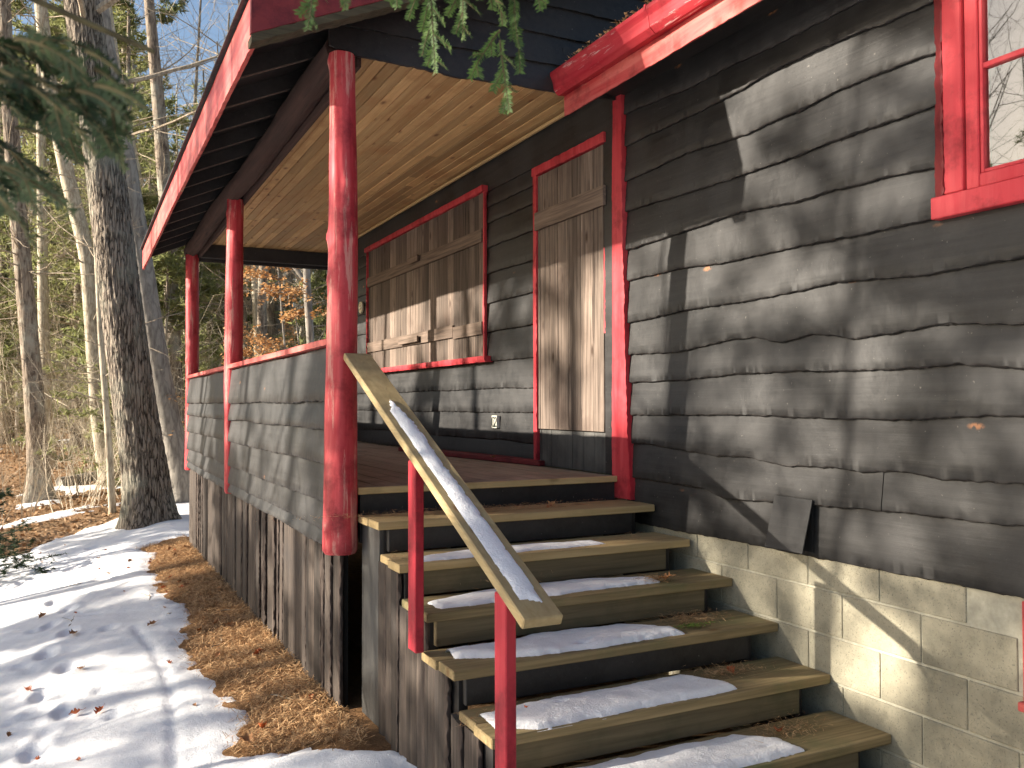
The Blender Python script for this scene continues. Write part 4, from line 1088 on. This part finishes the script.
oak = [(-2.057, 9.687, -1.319), (-2.116, 9.699, -0.61), (-2.215, 9.733, -0.007), (-2.344, 9.774, 0.899), (-2.547, 9.83, 2.694), (-2.764, 9.891, 4.55), (-3.007, 9.969, 6.255), (-3.4, 10.1, 9.5), (-3.6, 10.2, 13)]
big_tree('oak_tree', oak, [(-1.6, .36), (-1.0, .325), (0, .30), (3, .275), (6, .25), (13, .1)], 'oak_bark', 'large dark oak with deeply furrowed bark, foot flared in the snow beyond the porch', n=110, m=520, amp=0.030, freq=26, zf=3.2, flare=0.13, branches=rb_(2, 5, 12, 12, (2, 4.5), (0.03, 0.07)), seed=2)
grey = [(-1.316, 11.882, -1.098), (-1.578, 11.985, 0.001), (-1.76, 12.051, 0.975), (-2.062, 12.148, 3.084), (-2.346, 12.242, 4.962), (-2.612, 12.334, 6.556), (-3.2, 12.6, 11)]
big_tree('leaning_tree', grey, [(-1.6, .28), (-1.0, .235), (1, .20), (5, .17), (11, .08)], 'grey_bark', 'smooth grey leaning trunk right behind the big oak', n=48, m=260, amp=0.006, freq=8, flare=0.06, branches=rb_(3, 5, 10, 9, (1.5, 3.5)), seed=3)
left = [(-3.705, 15.31, -1.33), (-3.788, 15.314, 0.15), (-3.986, 15.352, 2.55), (-4.201, 15.399, 4.95), (-4.341, 15.423, 6.75), (-4.6, 15.5, 12)]
big_tree('pine_tree', left, [(-1.6, .27), (-1.0, .20), (2, .165), (6, .14), (12, .08)], 'pine_bark', 'grey brown pine trunk near the left edge, dead twigs all along it', n=48, m=260, amp=0.016, freq=14, flare=0.10, branches=rb_(4, 0.6, 9, 34, (0.8, 2.6), (0.008, 0.018), (-.3, .3)), seed=4)
t4 = [(-2.36, 16.324, -1.617), (-2.626, 16.413, 0.12), (-2.867, 16.443, 3.681), (-3.269, 16.601, 5.332), (-3.634, 16.734, 7.287), (-3.843, 16.789, 9.241), (-4.1, 16.9, 13)]
big_tree('pine_tree', t4, [(-1.6, .22), (0, .17), (4, .16), (8, .14), (13, .06)], 'pale_bark', 'pale leaning trunk left of the big oak, lit by the sun', n=36, m=200, amp=0.01, freq=12, branches=rb_(5, 0.6, 9, 26, (0.8, 2.6), (0.008, 0.018), (-.3, .3)), seed=5)
sap = [(-2.49, 11.915, -1.387), (-2.577, 11.923, 0.018), (-2.697, 11.943, 1.561), (-2.769, 11.943, 3.001), (-2.855, 11.957, 4.132), (-3.0, 12, 6.5)]
big_tree('sapling', sap, [(-1.6, .065), (0, .055), (3, .045), (6.5, .015)], 'pale_bark', 'slim pale sapling standing just left of the big oak', n=14, m=90, amp=0.003, freq=8, branches=rb_(6, -0.6, 5, 16, (0.8, 2.0), (0.008, 0.016)), seed=6)
t5 = [(-3.654, 22.552, -1.609), (-3.79, 22.578, 0.037), (-3.913, 22.557, 3.328), (-3.963, 22.499, 6.619), (-4.038, 22.454, 9.909), (-4.104, 22.431, 12.103)]
big_tree('pine_tree', t5, [(-1.6, .17), (0, .15), (8, .12), (12, .05)], 'pale_bark', 'thin pale patchy trunk just right of the left edge pine', n=24, m=120, amp=0.01, freq=12, branches=rb_(7, 0, 9, 22, (0.8, 2.8), (0.008, 0.018)), seed=7)
t6 = [(-0.832, 16.673, -1.273), (-1.031, 16.726, 0.555), (-1.179, 16.717, 3.846), (-1.408, 16.752, 6.955), (-1.654, 16.806, 9.698), (-1.722, 16.817, 10.612)]
big_tree('pine_tree', t6, [(-1.6, .20), (0, .17), (6, .15), (11, .09)], 'pine_bark', 'upright grey trunk between the leaning tree and the porch eave', n=30, m=160, amp=0.012, freq=12, branches=rb_(8, 1, 9, 26, (0.8, 3.0), (0.008, 0.02)), seed=8)
t7 = [(-1.062, 19.019, -1.193), (-1.427, 19.112, 2.327), (-1.561, 19.109, 5.092), (-1.867, 19.217, 6.853), (-2.149, 19.32, 8.362), (-2.437, 19.406, 10.625)]
big_tree('pine_tree', t7, [(-1.6, .17), (0, .13), (6, .12), (11, .06)], 'pale_bark', 'thin pale trunk curving up behind the leaning grey tree', n=24, m=120, amp=0.01, freq=12, branches=rb_(9, 1, 9, 22, (0.8, 2.6), (0.008, 0.018)), seed=9)
for nm, pl, rr, bm, lab, sd in (
    ('bare_tree', [(0.81, 22.542, -0.805), (0.763, 22.498, 2.068), (0.685, 22.455, 5.336), (0.573, 22.406, 9.496)], .14, 'pine_bark', 'grey trunk seen between the two far porch posts', 21),
    ('birch_tree', [(1.116, 17.918, -0.645), (1.008, 17.914, 1.817), (0.954, 17.91, 3.074), (0.875, 17.911, 4.583), (0.69, 17.915, 8.102)], .10, 'pale_bark', 'pale sunlit birch behind the orange leaves, seen over the porch rail', 22),
    ('pine_tree', [(1.741, 19.843, -0.728), (1.673, 19.815, 1.941), (1.625, 19.763, 4.957), (1.522, 19.718, 8.796)], .17, 'pine_bark', 'dark trunk close to the right of the pale birch over the porch rail', 23),
    ('pine_tree', [(2.35, 22.721, -0.851), (2.3, 22.675, 2.126), (2.25, 22.617, 5.519), (2.2, 22.538, 9.838)], .19, 'grey_bark', 'grey trunk left of the forked tree over the porch rail', 24)):
    big_tree(nm, pl, [(-1.6, rr * 1.3), (0, rr), (8, rr * .75), (12, rr * .4)], bm, lab, n=24, m=90, amp=0.01, freq=12, branches=rb_(sd, 0.5, 8, 18, (0.8, 3.0), (0.01, 0.02)), seed=sd)
fk = big_tree('forked_tree', [(1.317, 13.351, -0.491), (1.246, 13.335, 1.566), (1.182, 13.34, 2.595), (1.141, 13.345, 3.212), (1.173, 13.314, 3.829), (1.177, 13.265, 5.679)], [(-1.6, .10), (0, .085), (3, .075), (6, .04)], 'grey_bark', 'slim dark forked tree nearest behind the porch rail', n=20, m=120, amp=0.006, freq=8, branches=rb_(31, 2, 6, 16, (0.8, 2.4), (0.01, 0.02)), seed=31)
P_, u_ = spline([(1.142, 13.35, 2.95), (0.975, 13.428, 3.212), (0.771, 13.523, 3.459), (0.509, 13.643, 3.872), (0.322, 13.724, 4.345), (0.0, 13.8, 5.2)], 40)
mb = MB(); mb.tube(P_, np.linspace(0.05, 0.02, 40), 12); mb.build('limb', 'grey_bark', fk, smooth=True)

# beech with orange winter leaves behind the railing
def beech(loc, H, seed, label, nleaf, spread=1.0):
    r = Rnd(seed); gz = float(g0(loc[0], loc[1])); root = thing('beech_sapling', (loc[0], loc[1], gz), label, 'tree', None); mb = MB(); tips = []
    P, u = spline([(loc[0], loc[1], gz - .1), (loc[0] + .1, loc[1], gz + H * .5), (loc[0] - .1, loc[1] + .1, gz + H)], 20)
    mb.tube(P, np.linspace(0.035, 0.008, 20), 8)
    for k in range(22):
        t_ = r.uniform(0.25, 1.0); a = r.uniform(0, 6.28)
        branch(mb, r, P[min(19, int(t_ * 19))], (math.cos(a), math.sin(a), r.uniform(-.05, .3)), r.uniform(0.5, 1.5) * spread * (1.25 - t_), 0.010, 1, (5,), 3, 5, 0.0, 0.12, tips)
    mb.build('stem', 'grey_bark', root)
    lm = MB(); rs_ = np.random.RandomState(seed); A = np.concatenate(tips); C_ = A[rs_.randint(0, len(A), nleaf)] + rs_.normal(0, 0.06, (nleaf, 3)) * np.array([1, 1, .5])
    d = rs_.normal(0, 1, (nleaf, 3)); d[:, 2] *= 0.35; d /= np.linalg.norm(d, axis=1)[:, None]; s_ = np.cross(d, rs_.normal(0, 1, (nleaf, 3)) * [.4, .4, 1]); s_ /= np.linalg.norm(s_, axis=1)[:, None]
    l = rs_.uniform(0.05, 0.10, nleaf)[:, None]
    V = np.stack([C_, C_ + d * l * .5 + s_ * l * .28, C_ + d * l, C_ + d * l * .5 - s_ * l * .28], 1).reshape(-1, 3)
    lm.add(V, np.arange(4 * nleaf).reshape(-1, 4).tolist(), rs_.uniform(0, 1, nleaf)); lm.build('leaves', 'beech_leaf', root)
beech((0.45, 12.4), 5.0, 61, 'young beech holding orange dry leaves, seen over the porch railing', 3600, 1.3)
beech((-0.35, 11.6), 3.0, 62, 'low beech with orange leaves between the two far porch posts', 1800, 1.3)
beech((1.3, 14.6), 4.0, 63, 'pale orange beech behind the forked tree', 1600, 1.4)

# background woods: prototypes copied
PB = [proto_bare(101, 15, 0.13, 'pine_bark', 0.03), proto_bare(102, 18, 0.17, 'grey_bark', -0.05), proto_bare(103, 11, 0.08, 'pale_bark', 0.08, 13, 0.2)]
PP = [proto_pine(111, 20, 0.22, 0.30), proto_pine(112, 16, 0.16, 0.24, 52), proto_pine(113, 8, 0.07, 0.08, 44, 6)]
PS = [proto_brush(121, 3.6, 10), proto_brush(122, 2.4, 12), proto_brush(123, 5.6, 9)]
firstuse = {}
LOOK = {}
def place(proto, x, y, s_, rz, label, cat, group, name):
    label = LOOK.get(id(proto), '') + label
    if id(proto) in firstuse: o = copy_tree(proto)
    else: o = proto; firstuse[id(proto)] = 1
    o.name = name; o.location = (x, y, float(g0(x, y)) - 0.05); o.scale = (s_, s_, s_); o.rotation_euler = (0, 0, rz)
    tag(o, label, cat, group); return o
rp = random.Random(2024)
def wedge(dmin, dmax, a0=-6.5, a1=20.0):
    d = math.sqrt(rp.uniform(dmin ** 2, dmax ** 2)); a = R(rp.uniform(a0, a1)); return -3.06 + d * math.sin(a), -4.6 + d * math.cos(a), d
def clear(x, y):
    # keep the near view of the picked trunks open
    return not ((y < 15.5 and x > -6 and x < 3.0) or (x < -2.9 and y < 27))
LOOK.update({id(p_): t_ for p_, t_ in zip(PS, ('middling ', 'low ', 'tall '))})
placed = []
def where(x, y):
    v = Vector((x, y, 0)) - CC; d = v.dot(CF); px = 512 + FX * v.dot(CR) / d
    reg = [(28, 'beyond the left edge pine'), (60, 'between the left edge pine and the pale leaning trunk'), (100, 'behind the slim pale sapling'), (150, 'behind the big oak'), (186, 'between the leaning grey tree and the far porch corner'),
           (232, 'between the two far porch posts'), (262, 'behind the orange beech over the railing'), (298, 'just left of the forked tree'), (330, 'right of the forked tree'), (9999, 'hidden behind the cabin end')]
    r_ = [t for q, t in reg if px < q][0]
    return r_, ('nearest' if d < 24 else 'midway back' if d < 33 else 'far back' if d < 42 else 'farthest back')
def scatter(protos, n, dmin, dmax, smin, smax, label, cat, group, name, sep=1.2, a0=-6.5, a1=20.0):
    k = 0; tries = 0
    while k < n and tries < 4000:
        tries += 1; x, y, d = wedge(dmin, dmax, a0, a1)
        if not clear(x, y) or any((x - a) ** 2 + (y - b) ** 2 < sep * sep for a, b in placed): continue
        px_ = Vector((x, y, 0)) - CC; px_ = 512 + FX * px_.dot(CR) / px_.dot(CF)
        if protos[0] in PP and 196 < px_ < 350: continue
        placed.append((x, y)); place(protos[k % len(protos)], x, y, rp.uniform(smin, smax), rp.uniform(0, 6.28), label + ', %s, %s' % where(x, y), cat, group, name); k += 1
scatter(PP[:2], 10, 26, 48, 0.85, 1.15, 'tall green pine', 'pine', 'pines in the woods behind the cabin', 'pine_tree', 2.2)
scatter(PP[2:], 17, 19, 42, 0.8, 1.3, 'young yellow green pine', 'pine', 'young pines between the trunks', 'young_pine', 1.6)
for pb_, tx_ in zip(PB, ('straight bare tree', 'stout grey bare tree', 'thin pale bare tree')): scatter([pb_], 16, 20, 50, 0.8, 1.2, tx_, 'tree', 'bare trees in the woods behind the cabin', 'bare_tree', 1.2)
scatter(PS, 85, 16.5, 38, 0.7, 1.2, 'leafless tan bush', 'bush', 'leafless bushes on the forest floor', 'bush', 0.7)
for (x, y, k, s_) in ((-3.1, 12.9, 1, .7), (-3.9, 13.4, 0, .7), (-4.4, 12.3, 1, .55), (-2.9, 13.9, 0, .8), (-2.2, 13.6, 2, .6), (0.2, 13.0, 1, .9), (1.9, 13.8, 0, .9), (1.0, 12.2, 1, .8), (-0.6, 14.0, 0, .9), (2.4, 14.9, 2, .8)):
    place(PS[k], x, y, s_, x * 7, 'leafless tan bush close by, %s, %s' % where(x, y), 'bush', 'leafless bushes on the forest floor', 'bush')

# far-off wood that reads as one mass
r = Rnd(9); mb = MB(); fo = MB(); P_ = []
for k in range(420):
    d = r.uniform(48, 95); a = R(r.uniform(-14, 34)); x, y = -3 + d * math.sin(a), -4.6 + d * math.cos(a); z = float(g0(x, y)); h = r.uniform(10, 19); rad = r.uniform(.07, .2)
    q, u = spline([(x, y, z - .5), (x + r.uniform(-.5, .5), y, z + h * .5), (x + r.uniform(-1, 1), y, z + h)], 6); mb.tube(q, np.linspace(rad, .03, 6), 5, cap=False)
    for j in range(16):
        t_ = r.uniform(.1, 1); b = r.uniform(0, 6.28); branch(mb, r, q[int(t_ * 5)], (math.cos(b), math.sin(b), r.uniform(0, .8)), r.uniform(1.2, 3.6), .03, 1, (5,), 3, 3)
    if r.random() < 0.5 and a < R(7.5):
        for j in range(70): P_.append((x + r.gauss(0, 1.6), y + r.gauss(0, 1.6), z + h * r.uniform(.15, 1)))
tufts(fo, r, np.array(P_), 0.55, 0.12, 7, 5, 0.5, 0.3)
far = mb.build('far_wood', 'brush_bark'); tag(far, 'distant mass of bare trunks and twigs closing off the woods', 'woods', kind='stuff')
fo.build('foliage', 'pine_foliage', far, local=True)

# trees to the left of the picture: they give the dappled light
for (x, y, pr, s_, rz, lab) in (
    (-14.5, 1.35, PP[1], 0.80, 0.3, 'pine out on the left side of the path, branches low'),
    (-18.5, 2.6, PP[1], 0.85, 1.3, 'second low branched pine left of the path, behind the first'),
    (-7.0, 1.30, PB[2], 0.6, 0.9, 'thin young tree nearest the stairs on the left of the path'),
    (-8.6, 1.62, PB[2], 0.7, 3.9, 'thin young tree just behind the nearest one left of the path'),
    (-15.0, 8.1, PP[2], 1.0, 2.9, 'young pine left of the path opposite the porch'),
    (-11.5, 11.8, PP[2], 0.7, 4.2, 'small pine farther left of the oak'),
    (-19.0, 6.6, PP[0], 0.75, 2.0, 'tall pine farther out on the left side of the path'),
    (-11.0, 5.6, PB[0], 0.8, 1.2, 'bare tree left of the path opposite the stairs'),
    (-16.5, 10.2, PB[1], 0.9, 4.0, 'bare tree left of the path opposite the porch'),
    (-9.0, 7.9, PB[2], 0.9, 5.0, 'slim bare tree left of the path opposite the porch'),
    (-21.0, 13.5, PB[0], 1.0, 0.4, 'bare tree far out on the left'),
    (-24.0, 3.5, PB[1], 1.0, 2.4, 'bare tree far out on the left behind the pine')):
    place(pr, x, y, s_, rz, lab, 'tree', 'trees on the left of the path', 'roadside_tree' if False else ('pine_tree' if pr in PP else 'bare_tree'))

# fallen log far left and small forest sticks
mb = MB(); q, u = spline([(-3.4, 17.6, float(g0(-3.4, 17.6)) + .10), (-1.9, 18.6, float(g0(-1.9, 18.6)) + .16), (-0.6, 19.2, float(g0(-0.6, 19.2)) + .2)], 40); mb.tube(q, 0.13, 14, barkdisp(5, .02, 8)); tag(mb.build('fallen_log', 'grey_bark', smooth=True), 'fallen log lying across the forest floor left of the oak', 'log')

# leaf litter on the forest floor
rs_ = np.random.RandomState(8); N = 42000; X = rs_.uniform(-9, 6, N); Y = 9 + 20 * rs_.uniform(0, 1, N) ** 1.5; k = snowmask(X, Y) < 0.04; X = X[k]; Y = Y[k]; n = len(X)
C_ = np.stack([X, Y, g0(X, Y) + 0.02], -1); d = rs_.normal(0, 1, (n, 3)); d[:, 2] *= .4; d /= np.linalg.norm(d, axis=1)[:, None]; s_ = np.cross(d, rs_.normal(0, .35, (n, 3)) + [0, 0, 1]); s_ /= np.linalg.norm(s_, axis=1)[:, None]; l = rs_.uniform(.05, .11, n)[:, None]
V = np.stack([C_, C_ + d * l * .5 + s_ * l * .3, C_ + d * l, C_ + d * l * .5 - s_ * l * .3], 1).reshape(-1, 3)
mb = MB(); mb.add(V, np.arange(4 * n).reshape(-1, 4).tolist(), rs_.uniform(0, 1, n)); tag(mb.build('leaf_litter', 'leaf_litter'), 'brown leaf litter covering the forest floor', 'leaf litter', kind='stuff')

# ------------------------------------------------------------------ hemlock with boughs hanging into the picture
def spray(tw, nd, p, d, L_, r, lvl=2, nl=0.013, nw=0.0022, seg=9, droop=0.10):
    """twig with two ranks of flat needles; p start, d direction"""
    dd = np.array(d, float); dd /= np.linalg.norm(dd); pts = [np.array(p, float)]
    for k in range(seg):
        dd = dd + r.v(0.06) + np.array([0, 0, -droop]); dd /= np.linalg.norm(dd); pts.append(pts[-1] + dd * L_ / seg)
    pts = np.array(pts); tw.tube(pts, np.linspace(0.0022 if lvl else 0.0011, 0.0007, len(pts)), 4, cap=False)
    side = np.cross(dd, np.array([0.3, 0.2, 1.0]) + r.v(0.35)); side /= np.linalg.norm(side); nrm = np.cross(side, dd)
    m = int(L_ / 0.0021); V = []; F = 0
    for k in range(m):
        t_ = (k + 0.5) / m * seg; j = min(seg - 1, int(t_)); q = pts[j] + (pts[j + 1] - pts[j]) * (t_ - j)
        tang = pts[j + 1] - pts[j]; tang /= np.linalg.norm(tang)
        for s_ in (-1, 1):
            e = side * s_ * r.uniform(.75, 1.1) + tang * r.uniform(.3, .7) + nrm * r.uniform(-.25, .45); e /= np.linalg.norm(e); l = nl * r.uniform(.65, 1.1) * (1.0 if k < m * .9 else .7)
            V += [q - tang * nw / 2, q + e * l * .6 - tang * nw * .55, q + e * l, q + e * l * .6 + tang * nw * .55, q + tang * nw / 2]; F += 1
    nd.add(np.array(V), np.arange(5 * F).reshape(-1, 5).tolist(), [r.random() for _ in range(F)])
    if lvl > 0:
        ns = int(L_ / 0.022)
        for k in range(1, ns):
            t_ = k / ns * seg; j = min(seg - 1, int(t_)); q = pts[j] + (pts[j + 1] - pts[j]) * (t_ - j); tang = pts[j + 1] - pts[j]; tang /= np.linalg.norm(tang)
            e = side * (1 if k % 2 else -1) + tang * 0.9 + r.v(.15); spray(tw, nd, q, e, L_ * (1.0 - k / ns * .7) * r.uniform(.3, .5), r, lvl - 1, nl, nw, 5, droop)
def at(px, py, d): 
    v = CF + CR * ((px - 512) / FX) - CU * ((py - 384) / FX); v = CC + v * d; return np.array(v)
hem = thing('hemlock_tree', (-5.3, -3.3, -1.3), 'hemlock with dark green boughs reaching into the top of the picture', 'hemlock')
mb = MB(); P_, u_ = spline([(-5.3, -3.3, -1.6), (-5.25, -3.3, 1.5), (-5.3, -3.25, 6.0)], 60); mb.tube(P_, np.interp(P_[:, 2], [-1.6, -1.1, 6], [.17, .12, .05]), 20, barkdisp(7, .01, 9)); mb.build('trunk', 'oak_bark', hem, smooth=True)
tw = MB(); nd = MB(); nd2 = MB(); r = Rnd(17)
for pts, rad in (([(-5.28, -3.3, 1.25), (-4.2, -3.45, 1.15), (-3.25, -3.47, 0.96), (-2.98, -3.52, 0.86)], 0.010), ([(-5.27, -3.3, 1.9), (-4.0, -3.2, 1.85), (-2.9, -3.2, 1.50), (-2.35, -3.24, 1.27)], 0.011), ([(-5.28, -3.3, 0.9), (-4.2, -3.4, 0.86), (-3.2, -3.44, 0.74)], 0.008)):
    q, u = spline(pts, 40); tw.tube(q, np.linspace(rad * 1.6, 0.003, 40), 8)
LIMB1 = spline([(-3.45, -3.46, 1.0), (-3.25, -3.47, 0.95), (-2.98, -3.52, 0.86)], 12)[0]
def sp(mbn, px, py, d, dx, dy, dz, L_, lvl=2, **k): spray(tw, mbn, at(px, py, d), CR_ * dx + CU_ * dy + CF_ * dz, L_, r, lvl, **k)
CR_, CU_, CF_ = np.array(CR), np.array(CU), np.array(CF)
# dark blurred boughs, top left
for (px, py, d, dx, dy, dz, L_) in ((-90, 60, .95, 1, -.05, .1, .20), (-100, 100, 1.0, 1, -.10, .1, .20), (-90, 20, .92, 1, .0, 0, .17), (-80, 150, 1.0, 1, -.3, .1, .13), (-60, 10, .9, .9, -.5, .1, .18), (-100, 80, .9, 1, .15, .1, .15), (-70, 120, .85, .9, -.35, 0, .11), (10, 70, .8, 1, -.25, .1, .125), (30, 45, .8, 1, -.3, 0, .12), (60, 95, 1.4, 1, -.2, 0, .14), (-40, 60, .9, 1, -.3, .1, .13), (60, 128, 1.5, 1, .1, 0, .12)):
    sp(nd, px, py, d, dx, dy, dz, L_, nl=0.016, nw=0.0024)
rq = random.Random(5)
for k in range(26):
    px, py = rq.uniform(-60, 60), rq.uniform(20, 165)
    if px > 30 and py > 130: continue
    sp(nd, px, py, rq.uniform(.7, 1.2), 1, rq.uniform(-.6, .1), rq.uniform(-.2, .3), rq.uniform(.06, .11), 1, nl=0.015, nw=0.0023)
for k in range(7):
    sp(nd, rq.uniform(60, 105), rq.uniform(50, 100), rq.uniform(.6, .75), 1, rq.uniform(-.5, .0), 0, rq.uniform(.03, .05), 1, nl=0.013, nw=0.003)
# green sprays, top centre
for (px, py, d, dx, dy, dz, L_, lv) in ((425, -60, 1.5, .1, -1, 0, .225, 1), (462, -70, 1.5, .0, -1, 0, .19, 2), (505, -50, 1.5, .15, -1, 0, .20, 1), (470, -60, 1.5, .35, -1, 0, .16, 2), (500, 40, 1.5, .15, -1, 0, .125, 1), (500, 30, 1.5, -.8, -1, 0, .10, 1), (530, -40, 1.5, .3, -1, 0, .09, 1), (395, -40, 1.5, .05, -1, 0, .08, 1), (325, -60, 1.3, -.15, -1, 0, .14, 1), (335, -55, 1.3, .2, -.8, 0, .10, 1)):
    sp(nd2, px, py, d, dx, dy, dz, L_, lv, droop=.04)
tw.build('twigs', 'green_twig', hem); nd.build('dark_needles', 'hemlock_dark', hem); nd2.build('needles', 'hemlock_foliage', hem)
# small hemlock at the left edge
def small_hemlock(x, y, H, seed, label):
    gz = float(g0(x, y)); root = thing('small_hemlock', (x, y, gz), label, 'hemlock'); r = Rnd(seed); tw = MB(); P, u = spline([(x, y, gz - .1), (x + .03, y, gz + H)], 10); tw.tube(P, np.linspace(.02, .004, 10), 6); nd = MB()
    for k in range(30):
        t_ = r.uniform(.08, .98); a = r.uniform(0, 6.28); L_ = (1.05 - t_) * H * .75 + .08; tips = []
        branch(tw, r, P[int(t_ * 9)], (math.cos(a), math.sin(a), r.uniform(-.05, .25)), L_, .006, 1, (6,), 3, 6, -.03, .08, tips)
        pts = []
        for q in tips:
            m = len(q)
            for kk in range(int(26 * max(.3, L_))): tt = r.uniform(.15, 1) * (m - 1); j = min(m - 2, int(tt)); pts.append(q[j] + (q[j + 1] - q[j]) * (tt - j))
        tufts(nd, r, np.array(pts), .055, .010, 7, seed + k, .35, 0)
    tw.build('twigs', 'twig_bark', root); nd.build('needles', 'hemlock_dark', root)
small_hemlock(-4.05, 7.9, 1.25, 71, 'small dark hemlock at the left edge standing in the snow')
bpy.context.view_layer.update()
